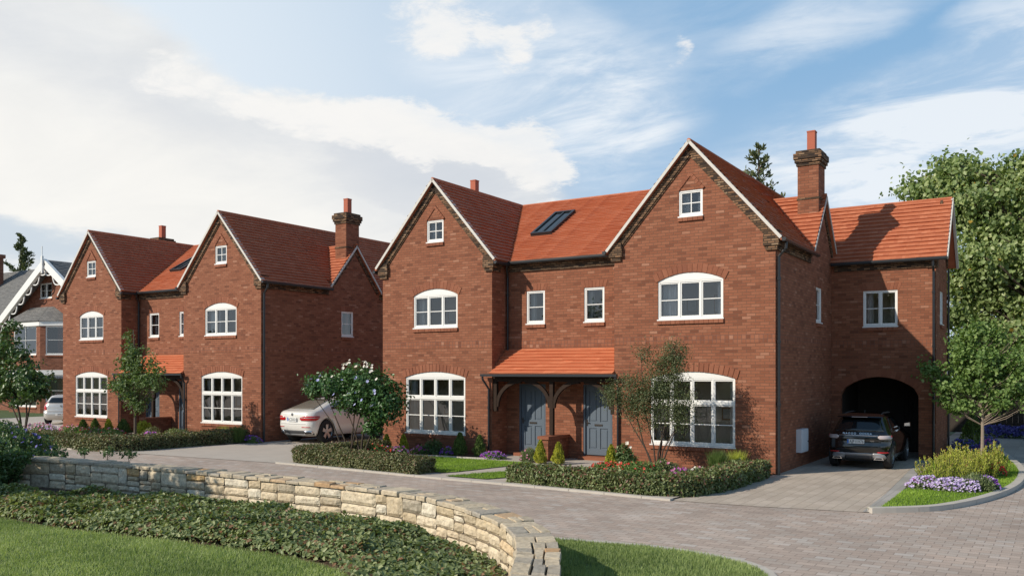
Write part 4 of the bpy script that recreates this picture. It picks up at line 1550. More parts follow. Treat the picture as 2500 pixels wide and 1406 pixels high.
def lawn(name, poly, z, dens, h, wdt, mat, label, seed, clip=None):
    rng = np.random.default_rng(seed)
    p = scatter(poly, dens, rng, clip)
    P = np.c_[p, np.full(len(p), z)]
    hh = h * (.6 + .8 * rng.random(len(p))) * (1 + .25 * vnoise(p, 3.0, seed))
    o = blades(name, P, hh, wdt * (.7 + .6 * rng.random(len(p))), mat, None, None, rng, .45)
    return tag(o, label, 'grass', None, 'stuff')


lawn('lawn_grass', led + [(-5.7, 3.5), (-26, 3.5)], .016, 2600, .05, .0085, M['grass_a'], 'short mown grass of the front lawn inside the stone wall', 1, ((-19, 4.5), (-5, 9)))
lawn('verge_grass', STRIP, .018, 3200, .055, .0075, M['grass_a'], 'grass strip between the stone wall end and the road kerb', 2, ((-8, 7.5), (-2, 12.2)))
lawn('island_grass', ISL, .075, 1900, .035, .009, M['grass_b'], 'bright mown grass around the flower bed right of the driveway', 3, ((-4, 16), (0, 33)))
lawn('garden_grass', L1, .045, 1600, .035, .010, M['grass_b'], 'small bright lawn in front of the house behind the middle hedge', 4)
lawn('garden_grass', L2, .045, 1600, .035, .010, M['grass_b'], 'small triangle of bright lawn between two garden paths', 5)


def hedge(label, path, width, height, n, lsize, mat, seed, group='clipped low hedges', bumps=.05, taper=.0):
    rng = np.random.default_rng(seed)
    P = smooth_path(path, 8)
    pts = np.array([(p.x, p.y) for p in P])
    d = np.linalg.norm(np.diff(pts, axis=0), axis=1)
    S = np.r_[0, np.cumsum(d)]
    org = (float(pts[len(pts) // 2, 0]), float(pts[len(pts) // 2, 1]), 0)
    root = empty('hedge', org, label, 'hedge', group)

    def at(s):
        i = np.clip(np.searchsorted(S, s, side='right') - 1, 0, len(d) - 1)
        f = ((s - S[i]) / d[i])[:, None]
        p = pts[i] * (1 - f) + pts[i + 1] * f
        j = np.clip(i + 1, 0, len(d) - 1)
        k = np.clip(i - 1, 0, len(d) - 1)
        t = (pts[j + 1] - pts[k])
        t = t / np.linalg.norm(t, axis=1, keepdims=True)
        return p, np.c_[-t[:, 1], t[:, 0]], t
    L = S[-1]
    s = rng.random(n) * L
    p, nn, tt = at(s)
    hw = width / 2
    per = 2 * height + width
    u = rng.random(n) * per
    off = np.where(u < height, -hw, np.where(u < height + width, u - height - hw, hw))
    z = np.where(u < height, u, np.where(u < height + width, height, per - u))
    N = np.zeros((n, 3))
    sd = np.where(u < height, -1.0, np.where(u < height + width, 0.0, 1.0))
    N[:, :2] = nn * sd[:, None]
    N[:, 2] = np.where(sd == 0, 1.0, .35)
    # ends
    ne = n // 14
    e = rng.integers(0, n, ne)
    end = rng.random(ne) < .5
    pe, nne, tte = at(np.where(end, .0, L - 1e-4))
    p[e], nn[e] = pe, nne
    off[e] = (rng.random(ne) - .5) * width
    z[e] = rng.random(ne) * height
    N[e, :2] = tte * np.where(end, -1, 1)[:, None]
    N[e, 2] = .35
    # rounded shoulders and uneven clipping
    z = z * (1 - .10 * (np.abs(off) / hw) ** 6)
    q = np.c_[p + nn * off[:, None], z]
    bz = vnoise(q, 7.0, seed) * bumps + rng.normal(size=n) * bumps * .55
    q = q + nrm(N) * bz[:, None]
    q -= nrm(N) * (rng.random(n) ** 2 * .10)[:, None]
    q[:, 2] = np.maximum(q[:, 2], .02)
    Nl = nrm(N) + rng.normal(size=(n, 3)) * .75
    var = rng.random(n) * .72 + .28 * (vnoise(q, 5.0, seed + 9) * .5 + .5)
    leaves('foliage', q, Nl, lsize * (.6 + .75 * rng.random(n)), mat, root, org, .62, None, rng, var=np.where(rng.random(n) < .07 + .10 * (q[:, 2] > height * .8), .97, var * .9))
    core = MB()
    m = 24
    ss = np.linspace(.06, L - .06, m + 1)
    pc, nc, _ = at(ss)
    for i in range(m):
        r_ = [pc[i] - nc[i] * (hw - .09), pc[i + 1] - nc[i + 1] * (hw - .09), pc[i + 1] + nc[i + 1] * (hw - .09), pc[i] + nc[i] * (hw - .09)]
        core.hexa([(a[0], a[1], .0) for a in r_] + [(a[0], a[1], height - .09) for a in r_])
    core.build('branches', M['twigshade'], root, org)  # solid core, its dark colour carries twigs and the shade among them
    return root


M['twigshade'] = plain('hedge_twigs_and_shade', (.030, .028, .014), .95, noise=.5, nscale=30, bump=1.0, bscale=45)
hedge('clipped green hedge beside the road curving round the right house corner to the brick driveway', [(-11.0, 17.6), (-10.2, 17.45), (-8.6, 17.32), (-7.5, 17.25), (-6.95, 17.5), (-6.72, 18.3), (-6.62, 19.5), (-6.6, 21.6)], .80, .40, 42000, .062, M['leaf_hedge_red'], 11)
hedge('clipped hedge beside the pale car driveway, in front of the shrub with white flowers', [(-18.45, 21.2), (-18.75, 19.6), (-18.75, 18.3), (-18.25, 17.82), (-17.0, 17.72), (-15.5, 17.58), (-13.75, 17.45)], .72, .42, 36000, .052, M['leaf_hedge'], 12)
hedge('clipped hedge around the left house garden ending at its shaded side wall', [(-34.5, 17.0), (-31.5, 16.95), (-28.5, 17.05), (-26.8, 17.1), (-26.25, 17.5), (-26.2, 18.6), (-26.1, 20.3), (-26.0, 21.9)], .78, .46, 40000, .060, M['leaf_hedge'], 13)
hedge('clipped hedge on the far left below the small multi stemmed tree', [(-46, 18.4), (-43, 18.4), (-40.5, 18.5), (-39.2, 18.9)], .9, .62, 12000, .075, M['leaf_hedge'], 14)
hedge('yellowish hedge in front of the grey roofed house bay', [(-58, 24.5), (-54, 24.5), (-51, 24.8)], 1.2, .85, 9000, .10, M['leaf_grey'], 15, bumps=.12)


# ---- ground cover inside the wall
def ground_cover():
    rng = np.random.default_rng(21)
    inner = [(p[0], p[1]) for p in win]
    poly = inner + led[::-1]
    p = scatter(poly, 2100, rng, ((-22.5, 5.6), (-4.0, 11.3)))
    W_ = np.array(win)
    E_ = np.array(led)
    dw = np.full(len(p), 9.0)
    de = np.full(len(p), 9.0)
    for A in range(0, len(W_) - 1):
        a, b = W_[A], W_[A + 1]
        t = np.clip(((p - a) @ (b - a)) / ((b - a) @ (b - a)), 0, 1)
        dw = np.minimum(dw, np.linalg.norm(p - (a + t[:, None] * (b - a)), axis=1))
    for A in range(0, len(E_) - 1):
        a, b = E_[A], E_[A + 1]
        t = np.clip(((p - a) @ (b - a)) / ((b - a) @ (b - a)), 0, 1)
        de = np.minimum(de, np.linalg.norm(p - (a + t[:, None] * (b - a)), axis=1))
    gap = np.clip((-13.8 - p[:, 0]) * .24, 0, 1.15) + .10 + .06 * vnoise(p, 4, 3)
    keep = (dw > gap) & (de > .02 + .05 * rng.random(len(p)))
    thin = (dw < gap + .25) & (rng.random(len(p)) < .55)
    keep &= ~thin
    p, dw, de, gap = p[keep], dw[keep], de[keep], gap[keep]
    edge = np.minimum(np.minimum(de / .28, 1), np.minimum((dw - gap) / .45 + .15, 1))
    H_ = .25 * np.sqrt(np.clip(edge, 0, 1)) * (1 + .35 * vnoise(p, 3.2, 5)) * np.where(p[:, 0] > -8, .85, 1)
    n = len(p)
    z = H_ * (1 - .65 * rng.random(n) ** 2.2) + .01
    N = rng.normal(size=(n, 3)) * .5
    N[:, 2] += 1
    out = (p - np.array([-12, 9.6])) * .05
    N[:, :2] += out
    N[:, 1] -= np.clip(.35 - de, 0, .35) * 2.0
    P = np.c_[p, z]
    var = rng.random(n) * .75 + .25 * (vnoise(p, 2.5, 8) * .5 + .5)
    o = leaves('ground_cover', P, N, .068 * (.55 + .85 * rng.random(n)), M['leaf_cover'], None, None, .68, None, rng, var=np.where(rng.random(n) < .06 + .10 * (vnoise(p, 3, 12) > .25), .97, var * .9))
    tag(o, 'low leafy ground cover between the lawn and the stone wall', 'ground cover', None, 'stuff')


ground_cover()


# ---- trees
def tree(name, label, cat, base, trunk, tr0, blobs, ncl, per, lsize, spread, lmat, bmat, seed, stems=None, aspect=.6, group=None, hang=.2, twig_r=.012, shell=.45, upb=.5, limb_rise=.75):
    """trunk: list of local points. blobs: crown ellipsoids (x,y,z,rx,ry,rz,weight) in local coordinates"""
    rng = np.random.default_rng(seed)
    root = empty(name, base, label, cat, group)
    tb = MB()
    allst = [trunk] + (stems or [])
    paths = []
    for st in allst:
        pp = [Vector(p) for p in st]
        n = len(pp)
        tb.tube(pp, [tr0 * (1 - .78 * i / (n - 1)) if st is trunk else tr0 * .8 * (1 - .75 * i / (n - 1)) for i in range(n)], 8)
        paths.append(pp)
    tb.build('trunk', bmat, root, None)
    wts = np.array([b[6] for b in blobs], float)
    wts /= wts.sum()
    lb = MB()
    LP, LN, LV = [], [], []
    for k in range(ncl):
        b = blobs[rng.choice(len(blobs), p=wts)]
        d = rng.normal(size=3)
        d /= np.linalg.norm(d)
        r = rng.random() ** shell
        c = np.array(b[:3])
        p = c + d * r * np.array(b[3:6])
        pp = paths[rng.integers(len(paths))] if len(paths) > 1 else paths[0]
        best = min(paths, key=lambda q: min((Vector(p) - w_).length for w_ in q)) if len(paths) > 1 else pp
        ztop, zlo = best[-1].z, best[0].z
        hd = min(math.hypot(p[0] - w_.x, p[1] - w_.y) for w_ in best)
        zs = max(zlo + (ztop - zlo) * .30, min(ztop * .98, p[2] - hd * limb_rise - .1))
        for i in range(1, len(best)):
            if best[i].z >= zs:
                break
        f_ = (zs - best[i - 1].z) / max(1e-6, best[i].z - best[i - 1].z)
        a = best[i - 1].lerp(best[i], max(0, min(1, f_)))
        e = Vector(p)
        m1 = a.lerp(e, .45) + Vector((rng.normal() * .06, rng.normal() * .06, -.02)) * (e - a).length
        m2 = a.lerp(e, .78) + Vector((rng.normal() * .05, rng.normal() * .05, .03)) * (e - a).length
        ln = (e - a).length
        r0 = min(tr0 * .35, twig_r * (.6 + ln * .55))
        if k % 2 == 0 or ncl < 150:
            lb.tube([a, m1, m2, e], [r0, r0 * .6, r0 * .35, r0 * .15], 4, False)
        m = int(per * rng.uniform(.5, 1.5))
        t = rng.random(m) ** .7
        A2, E2 = np.array(m2), np.array(e)
        q = A2 + (E2 - A2) * t[:, None] * 1.08 + rng.normal(size=(m, 3)) * np.array(spread) * (.55 + .45 * t[:, None])
        LP.append(q)
        o_ = nrm(q - c + d * .3 * np.array(b[3:6])) * .55 + np.array([0, 0, upb]) + rng.normal(size=(m, 3)) * .55
        LN.append(o_)
        LV.append(np.clip(rng.random(m) * .62 + rng.random() * .42 - .04, 0, 1))
    if lb.f:
        lb.build('branches', bmat, root, None)
    P, N, V = np.concatenate(LP), np.concatenate(LN), np.concatenate(LV)
    n = len(P)
    T = np.cross(nrm(N), rng.normal(size=(n, 3)))
    T = nrm(T) + np.array([0, 0, -hang])
    V = np.where(rng.random(n) < .006, .97, V * .92)
    leaves('foliage', P, N, lsize * (.6 + .7 * rng.random(n)), lmat, root, None, aspect, T, rng, var=V)
    return root


def blossoms(root, pts, size, mat, rng, name='flowers', petals=5):
    P, N, T = [], [], []
    for p in pts:
        d = rng.normal(size=3) * .5 + np.array([0, -.6, .8])
        d /= np.linalg.norm(d)
        a = np.cross(d, rng.normal(size=3))
        a /= np.linalg.norm(a)
        b = np.cross(d, a)
        for k in range(petals):
            t = 2 * math.pi * k / petals
            v = a * math.cos(t) + b * math.sin(t)
            P.append(p)
            N.append(d)
            T.append(v + d * .35)
    n = len(P)
    sz = np.repeat(size * (.7 + .6 * rng.random(len(pts))), petals)
    return leaves(name, np.array(P), np.array(N), sz, mat, root, None, .95, np.array(T), rng, .05, .0)


# big broad leaved tree at the right edge
tree('broadleaf_tree', 'tall broad leaved tree behind the carport wing at the right edge', 'tree', (1.2, 37.5, 0),
     [(0, 0, 0), (-.1, 0, 2.5), (-.3, .1, 5.0), (-.5, 0, 7.5), (-.6, 0, 9.6)], .30,
     [(-.6, -.5, 8.6, 2.6, 2.2, 2.0, 1.3), (1.0, -1.0, 9.8, 2.4, 2.2, 2.0, 1.2), (-3.9, -.6, 9.0, 2.2, 1.4, 1.35, .95), (-5.6, -.6, 9.7, 1.3, .8, .8, .42), (-4.7, -.6, 10.5, .9, .7, .6, .2), (-2.2, -.6, 9.9, 1.4, 1.2, 1.0, .45),
      (-3.3, -1.0, 6.8, 1.8, 1.6, 1.8, .95), (-.6, -1.4, 6.2, 2.3, 1.9, 2.2, 1.2), (1.6, -1.6, 6.6, 2.2, 1.9, 2.2, .9), (-2.9, -.8, 4.2, 2.0, 1.6, 1.9, .95), (-.4, -.8, 3.4, 2.2, 1.6, 1.8, .9), (1.8, -.8, 3.4, 2.0, 1.6, 1.8, .7), (-4.5, -1.0, 5.6, 1.2, 1.2, 2.0, .5), (-4.4, -.9, 3.0, 1.4, 1.2, 1.5, .5)],
     900, 112, .15, (.25, .25, .20), M['leaf_big'], M['bark'], 31, aspect=.85, hang=.7, twig_r=.03, shell=.5)
# young tree by the island
tx = on_y(2398, 27.0)
yt = tree('young_tree', 'young tree with a pale slender trunk among the yellow plants right of the carport', 'tree', (tx, 27.0, .07),
     [(0, 0, 0), (.01, 0, 1.0), (.0, 0, 1.9), (-.05, 0, 2.9), (-.1, 0, 4.0)], .055,
     [(-.15, 0, 3.0, .85, .75, .75, 1.1), (-.95, 0, 2.45, .80, .5, .42, .6), (-1.45, 0, 2.95, .32, .3, .35, .18), (.75, 0, 2.7, .85, .7, .8, .8), (-.15, 0, 3.95, .45, .45, .6, .45), (.45, 0, 3.9, .3, .3, .5, .2), (-.65, 0, 3.7, .28, .3, .45, .2),
      (.2, .0, 2.0, .8, .6, .38, .4), (-.55, 0, 1.85, .5, .4, .28, .22), (1.15, 0, 3.5, .6, .6, .8, .5), (1.2, 0, 2.1, .6, .5, .45, .3)],
     330, 36, .10, (.12, .12, .10), M['leaf_young'], M['barkpale'], 32, aspect=.75, hang=.35, twig_r=.010)
yt.scale = (.92, .92, .90)
# young tree before the left house
tx = on_y(330, 18.6)
tree('young_tree', 'young green tree with a slender trunk in front of the left house porch', 'tree', (tx, 18.6, .03),
     [(0, 0, 0), (.0, 0, 1.2), (.02, 0, 2.2), (-.05, 0, 3.4), (-.1, 0, 4.1)], .055,
     [(0, 0, 2.2, .8, .7, .7, 1.0), (-.1, 0, 3.0, .45, .4, .6, .6), (.95, 0, 2.3, .75, .4, .35, .55), (-1.0, 0, 2.15, .65, .4, .28, .45), (.5, 0, 3.0, .22, .25, .7, .24), (-.35, 0, 3.75, .16, .18, .55, .18), (.1, 0, 1.55, .55, .45, .4, .5), (1.05, 0, 2.95, .18, .2, .4, .12), (-.75, 0, 2.9, .2, .2, .45, .16), (1.45, 0, 2.7, .3, .2, .22, .12)],
     210, 24, .095, (.10, .10, .10), M['leaf_maple'], M['bark'], 33, aspect=.65, hang=.1, twig_r=.009, upb=.7, limb_rise=1.1)
# dark multi stemmed tree far left
tx = on_y(55, 17.6)
tree('multi_stem_tree', 'dark leaved small tree with several thin stems at the left edge', 'tree', (tx, 17.6, 0),
     [(0, 0, 0), (-.15, 0, .8), (-.5, 0, 1.8), (-.9, 0, 3.0), (-1.1, 0, 4.2)], .05,
     [(-.2, 0, 2.5, 1.5, .9, .6, 1.2), (.9, 0, 2.15, .75, .6, .5, .7), (-1.5, 0, 3.6, .9, .7, .7, .55), (-.4, 0, 3.3, .8, .5, .4, .4), (-1.0, 0, 4.4, .5, .4, .4, .18), (-.5, 0, 1.8, 1.2, .7, .4, .5), (-2.2, 0, 2.6, .8, .7, 1.0, .7)],
     250, 24, .125, (.14, .13, .10), M['leaf_dark'], M['twig'], 34,
     stems=[[(.05, 0, 0), (.35, 0, .9), (.7, 0, 1.8), (.9, 0, 2.4)], [(-.05, 0, 0), (-.45, .1, .7), (-1.2, .1, 1.6), (-1.8, 0, 2.8)], [(0, .05, 0), (.1, .1, 1.0), (.05, .1, 2.0), (-.1, 0, 3.0)]], aspect=.75, hang=.3)
# flowering shrub before the pale car
tx = on_y(872, 19.6)
hib = tree('flowering_shrub', 'glossy green shrub on bare stems with white and pale blue flowers before the pale car', 'shrub', (tx, 19.6, .03),
           [(.15, 0, 0), (.2, 0, .5), (.3, 0, 1.0), (.4, 0, 1.9), (.5, 0, 2.7)], .042,
           [(.35, 0, 2.3, .85, .75, .62, 1.2), (-.95, 0, 2.25, 1.05, .75, .38, 1.2), (1.15, 0, 1.75, .75, .65, .55, .9), (.1, 0, 1.75, .9, .7, .4, .9), (-1.6, 0, 2.05, .42, .4, .2, .25), (.65, 0, 1.05, .32, .3, .3, .25)],
           330, 34, .095, (.13, .13, .11), M['leaf_hib'], M['twig'], 35,
           stems=[[(-.35, 0, 0), (-.5, 0, .5), (-.9, 0, 1.2), (-1.3, 0, 1.9)], [(-.3, .05, 0), (-.3, .1, .6), (-.2, .1, 1.3), (-.1, .1, 2.0)], [(-.4, 0, 0), (-.7, -.05, .5), (-.9, -.1, 1.0), (-1.7, -.1, 1.8)],
                  [(.2, 0, .0), (.45, 0, .5), (.8, 0, 1.2), (1.1, 0, 1.8)], [(-.28, -.05, 0), (-.05, -.05, .7), (.25, -.05, 1.5)], [(.1, .05, 0), (-.15, .1, .7), (-.5, .1, 1.4)]], aspect=.7, hang=.2)
rg = np.random.default_rng(5)
q = []
for i in range(26):
    t = rg.random() * 2 - 1
    q.append(np.array([.35 + t * .85, -.25 - rg.random() * .35, 2.35 + .6 * math.sqrt(max(0, 1 - t * t)) * rg.uniform(.65, 1.02)]))
for p_ in q:
    blossoms(hib, [p_], .052, M['f_white'], rg, 'flower')
q = []
for (bx_, bz_, rx_, rz_, k_) in ((-.95, 2.25, .9, .33, 5), (.35, 2.3, .75, .5, 4), (1.15, 1.75, .6, .45, 4), (.1, 1.8, .8, .3, 3)):
    for i in range(k_):
        a_, r_ = rg.uniform(0, 6.28), rg.random() ** .5 * .8
        q.append(np.array([bx_ + rx_ * r_ * math.cos(a_), -.74 * math.sqrt(1 - r_ * r_) - .08, bz_ + rz_ * r_ * math.sin(a_)]))
for p_ in q:
    blossoms(hib, [p_], .06, M['f_paleblue'], rg, 'flower')
# airy shrub before the big right window
tx = on_y(1605, 20.4)
tree('airy_shrub', 'airy small leaved shrub with fanning stems in front of the large right window', 'shrub', (tx, 20.4, .05),
     [(0, 0, 0), (.02, 0, .5), (.2, 0, 1.2), (.35, 0, 2.2), (.45, 0, 3.2)], .030,
     [(.15, 0, 2.1, .80, .5, .65, 1.2), (-.75, 0, 2.0, .65, .5, .55, .9), (.45, 0, 2.9, .38, .3, .50, .6), (-.4, 0, 2.95, .22, .2, .45, .16), (-1.3, 0, 2.0, .36, .3, .28, .22), (-.25, 0, 1.45, .7, .4, .4, .5), (.6, 0, 1.5, .45, .3, .45, .35), (0.1, 0, 2.75, .25, .2, .4, .2)],
     460, 44, .042, (.12, .11, .13), M['leaf_fine'], M['twig'], 36,
     stems=[[(-.05, 0, 0), (-.25, 0, .5), (-.7, 0, 1.2), (-1.1, 0, 1.9)], [(.04, 0, 0), (.3, 0, .7), (.6, 0, 1.4), (.75, 0, 2.0)], [(-.03, 0, 0), (-.1, 0, .7), (-.35, 0, 1.6), (-.45, 0, 2.9)],
            [(0, .03, 0), (.1, .05, .8), (.05, .05, 1.7), (.1, 0, 2.6)], [(-.06, 0, 0), (-.4, 0, .8), (-.6, 0, 1.6), (-.8, 0, 2.3)], [(.05, 0, 0), (.15, 0, .6), (.5, 0, 1.2), (.9, 0, 1.8)]], aspect=.55, hang=.0, twig_r=.006, upb=.3)


# conifers seen over the roofs
def conifer(label, base, H_, Rr, seed, z_lo, n=60, per=70, lsize=.22, gappy=1.0):
    rng = np.random.default_rng(seed)
    root = empty('conifer', base, label, 'tree', 'dark conifers over the roofs')
    tb = MB()
    tb.tube([(0, 0, 0), (0, 0, H_ * .5), (0, 0, H_)], [.22, .13, .03], 7)
    lb = MB()
    P, N, T = [], [], []
    for k in range(n):
        f_ = (k + rng.random()) / n
        z = z_lo + (H_ - z_lo) * f_
        L = Rr * (1 - f_) ** .8 * rng.uniform(.45, 1.15) + .12
        a = rng.random() * 2 * math.pi
        d = np.array([math.cos(a), math.sin(a), .75])
        e = np.array([0, 0, z]) + d * L
        lb.tube([(0, 0, z), tuple(np.array([0, 0, z]) + d * L * .5 + np.array([0, 0, -.05 * L])), tuple(e)], [.04, .025, .01], 4, False)
        m = int(per * (.3 + L / Rr))
        t = rng.random(m)
        q = np.array([0, 0, z]) + d * L * t[:, None] + rng.normal(size=(m, 3)) * (.045 + .09 * (1 - t[:, None])) * (.6 + .5 * L)
        P.append(q)
        T.append(d * .6 + rng.normal(size=(m, 3)) * .6 + np.array([0, 0, .5]))
        N.append(rng.normal(size=(m, 3)))
    tb.build('trunk', M['bark'], root, None)
    lb.build('branches', M['bark'], root, None)
    P, N, T = np.concatenate(P), np.concatenate(N), np.concatenate(T)
    leaves('foliage', P, N, lsize * (.6 + .7 * rng.random(len(P))), M['leaf_conifer'], root, None, .35, T, rng)
    return root


conifer('dark conifer top showing over the right house roof beside its chimney', (on_y(1852, 47), 47, 0), h_at(1852, 362, 47), 1.7, 41, 9.5, 34, 46, .27)
conifer('dark conifer standing behind the grey roof on the far left', (on_y(50, 62), 62, 0), h_at(50, 575, 62), 3.2, 42, 8.0, 60, 80, .42)
tx = on_y(962, 46)
tree('background_tree', 'leafy tree top barely showing behind the left verge of the right house', 'tree', (tx + .8, 46, 0), [(0, 0, 0), (0, 0, 4), (0, 0, 9)], .2,
     [(0, 0, 9.0, 1.4, 1.4, 1.3, 1)], 60, 26, .26, (.25, .25, .2), M['leaf_maple'], M['bark'], 43)


# ---- bedding plants
def dome(label, x, y, z, rx, ry, h, n, lsize, lmat, seed, name='shrub', cat='shrub', fl=None, nf=0, fs=.03, aspect=.5, group=None, fz=.35, spiky=0.0, flall=False):
    rng = np.random.default_rng(seed)
    root = empty(name, (x, y, z), label, cat, group)
    d = rng.normal(size=(n, 3))
    d[:, 2] = np.abs(d[:, 2])
    d = nrm(d)
    r = rng.random(n) ** .33
    lump = 1 + .16 * vnoise(d * 2.2, 2.2, seed)
    P = d * r[:, None] * np.array([rx, ry, h]) * lump[:, None]
    P[:, 2] += .01
    N = d + rng.normal(size=(n, 3)) * .6
    T = None
    if spiky:
        T = d * .5 + np.array([0, 0, spiky]) + rng.normal(size=(n, 3)) * .35
        N = rng.normal(size=(n, 3))
    leaves('foliage', P, N, lsize * (.6 + .7 * rng.random(n)), lmat, root, None, aspect, T, rng, var=rng.random(n) * .7 + .3 * (vnoise(P, 9 / max(rx, .2) * .3, seed + 3) * .5 + .5))
    if fl is not None:
        for k, (fm, cnt) in enumerate(zip(fl if isinstance(fl, list) else [fl], nf if isinstance(nf, list) else [nf])):
            dd = rng.normal(size=(cnt * 3, 3))
            dd[:, 2] = np.abs(dd[:, 2])
            dd = nrm(dd)
            dd = dd[(dd[:, 2] > fz) | (rng.random(len(dd)) < .25)][:cnt]
            lp = 1 + .16 * vnoise(dd * 2.2, 2.2, seed)
            Q = dd * np.array([rx, ry, h]) * lp[:, None] * (1.0 + .08 * rng.random((len(dd), 1)))
            blossoms(root, list(Q), fs, fm, rng, 'flowers', 4)['kind'] = 'stuff'
    return root


def cone(label, px, Y, z0, h, r, mat, seed, n=2600, ls=.05, group='small cone shaped conifers', round_=.75):
    rng = np.random.default_rng(seed)
    x = on_y(px, Y)
    root = empty('dwarf_conifer', (x, Y, z0), label, 'conifer', group)
    t = rng.random(n) ** .8
    prof = r * np.minimum(1, (t + .12) * 3.2) ** .6 * (1 - t) ** round_
    prof = prof + .03 * r
    a = rng.random(n) * 2 * np.pi
    lump = 1 + .18 * np.sin(a * 5 + 9 * t + seed) + .12 * np.sin(a * 3 - 14 * t)
    rr = prof * lump * (1 - .5 * rng.random(n) ** 2.2)
    P = np.c_[rr * np.cos(a), rr * np.sin(a), t * h * .94]
    T = np.c_[np.cos(a) * .35, np.sin(a) * .35, np.full(n, 1.0)] + rng.normal(size=(n, 3)) * .22
    N = np.c_[np.cos(a), np.sin(a), np.full(n, .3)] + rng.normal(size=(n, 3)) * .5
    leaves('foliage', P, N, ls * (.6 + .8 * rng.random(n)), mat, root, None, .38, T, rng)
    mb = MB()
    mb.tube([(0, 0, -.03), (0, 0, h * .7)], [.02, .006], 5)
    mb.build('stem', M['bark'], root, None)
    return root


def tuft(label, px, Y, z0, h, r, mat, seed, n=500, ls=None, name='tall_grass', cat='plant', group=None, spikes=False):
    rng = np.random.default_rng(seed)
    x = on_y(px, Y)
    root = empty(name, (x, Y, z0), label, cat, group)
    if not spikes:
        a = rng.random(n) * 2 * np.pi
        q = rng.random(n) ** .5 * r * .6
        P = np.c_[q * np.cos(a), q * np.sin(a), np.zeros(n)]
        blades('foliage', P, h * (.55 + .5 * rng.random(n)), .014, mat, root, None, rng, .28)
        return root
    st = MB()
    LP, LN, LT, LV = [], [], [], []
    for k in range(n):
        a = rng.random() * 2 * math.pi
        q = rng.random() ** .5 * r
        b = np.array([q * math.cos(a) * 1.0, q * math.sin(a), 0])
        hh = h * (1 - .45 * (q / r) ** 2) * rng.uniform(.62, 1.15)
        tip = b + np.array([math.cos(a) * q * .25 + rng.normal() * .03, math.sin(a) * q * .25 + rng.normal() * .03, hh])
        st.tube([tuple(b), tuple((b + tip) / 2), tuple(tip)], [.006, .005, .003], 3, False)
        m = int(46 * hh / .6)
        t = rng.random(m) ** .75
        an = rng.random(m) * 2 * np.pi
        rad = np.c_[np.cos(an), np.sin(an), np.zeros(m)]
        LP.append(b + (tip - b) * t[:, None] + rad * .006)
        LT.append(rad * .55 + np.array([0, 0, 1.05]) + rng.normal(size=(m, 3)) * .15)
        LN.append(np.cross(LT[-1], rng.normal(size=(m, 3))))
        LV.append(np.clip(.15 + .55 * t + rng.normal(size=m) * .16, 0, .93) + (t > .93) * (rng.random(m) < .5) * .3)
    st.build('stems', M['twig'], root, None)
    P = np.concatenate(LP)
    leaves('foliage', P, np.concatenate(LN), (ls or .055) * (.6 + .6 * rng.random(len(P))), mat, root, None, .30, np.concatenate(LT), rng, var=np.concatenate(LV))
    return root


def flower_bed(label, px, Y, z, rx, ry, h, fm, nf, seed, n=900, fs=.034, leaf='leaf_bed', group='clumps of bedding flowers', name='flower_clump', fz=.3, ls=.05):
    return dome(label, on_y(px, Y), Y, z, rx, ry, h, n, ls, M[leaf], seed, name, 'flowers', fm, nf, fs, .5, group, fz)


F = M
# right house, bed left of the porch
cone('small yellow conifer leftmost under the left big window, half hidden by the flowering shrub', 944, 21.55, .05, .55, .17, M['leaf_gold'], 51)
cone('small yellow conifer under the left big window, right of the flowering shrub', 985, 21.5, .05, .58, .17, M['leaf_gold'], 52)
dome('dark rounded shrub below the middle of the left big window', on_y(1058, 21.6), 21.6, .05, .42, .32, .42, 2200, .05, M['leaf_dark'], 53)
cone('dark green pointed conifer in front of the left big window sill', 1123, 21.62, .05, .72, .25, M['leaf_greencone'], 54, 3200)
cone('dull green pointed conifer beside the downpipe left of the porch', 1171, 21.7, .05, .66, .21, M['leaf_greencone'], 55, 2600)
flower_bed('clump of deep purple flowers in front of the porch left downpipe', 1203, 21.5, .05, .42, .25, .20, [F['f_purple'], F['f_magenta']], [150, 50], 56, 1300, .027)
flower_bed('purple flowers between the two dark conifers of the left bed', 1093, 21.55, .05, .26, .2, .22, F['f_purple'], 90, 57, 500)
flower_bed('mixed pink and purple flowers beside the small yellow conifers', 1025, 21.45, .05, .40, .22, .22, [F['f_magenta'], F['f_pink']], [60, 40], 58)
flower_bed('sprawling green bedding dotted with red flowers under the flowering shrub', 900, 20.6, .05, 1.0, .45, .32, F['f_red'], 90, 59, 3000, .04)
flower_bed('pinkish purple flowers at the left end of the lawn', 968, 20.9, .05, .5, .25, .24, [F['f_magenta'], F['f_lilac']], [60, 40], 60, 1200)
# centre
cone('yellow green conifer directly left of the brick pier wall', 1319, 21.15, .03, .66, .19, M['leaf_gold'], 61, 3200)
cone('yellow green conifer directly right of the brick pier wall', 1363, 21.2, .03, .62, .19, M['leaf_gold'], 62, 3000)
dome('rounded green heath shrub with pink dots left of the porch conifers', on_y(1291, 21.3), 21.3, .03, .26, .24, .40, 2200, .045, M['leaf_grey'], 63, fl=F['f_pink'], nf=22, fs=.03, fz=-1, aspect=.3, spiky=.9)
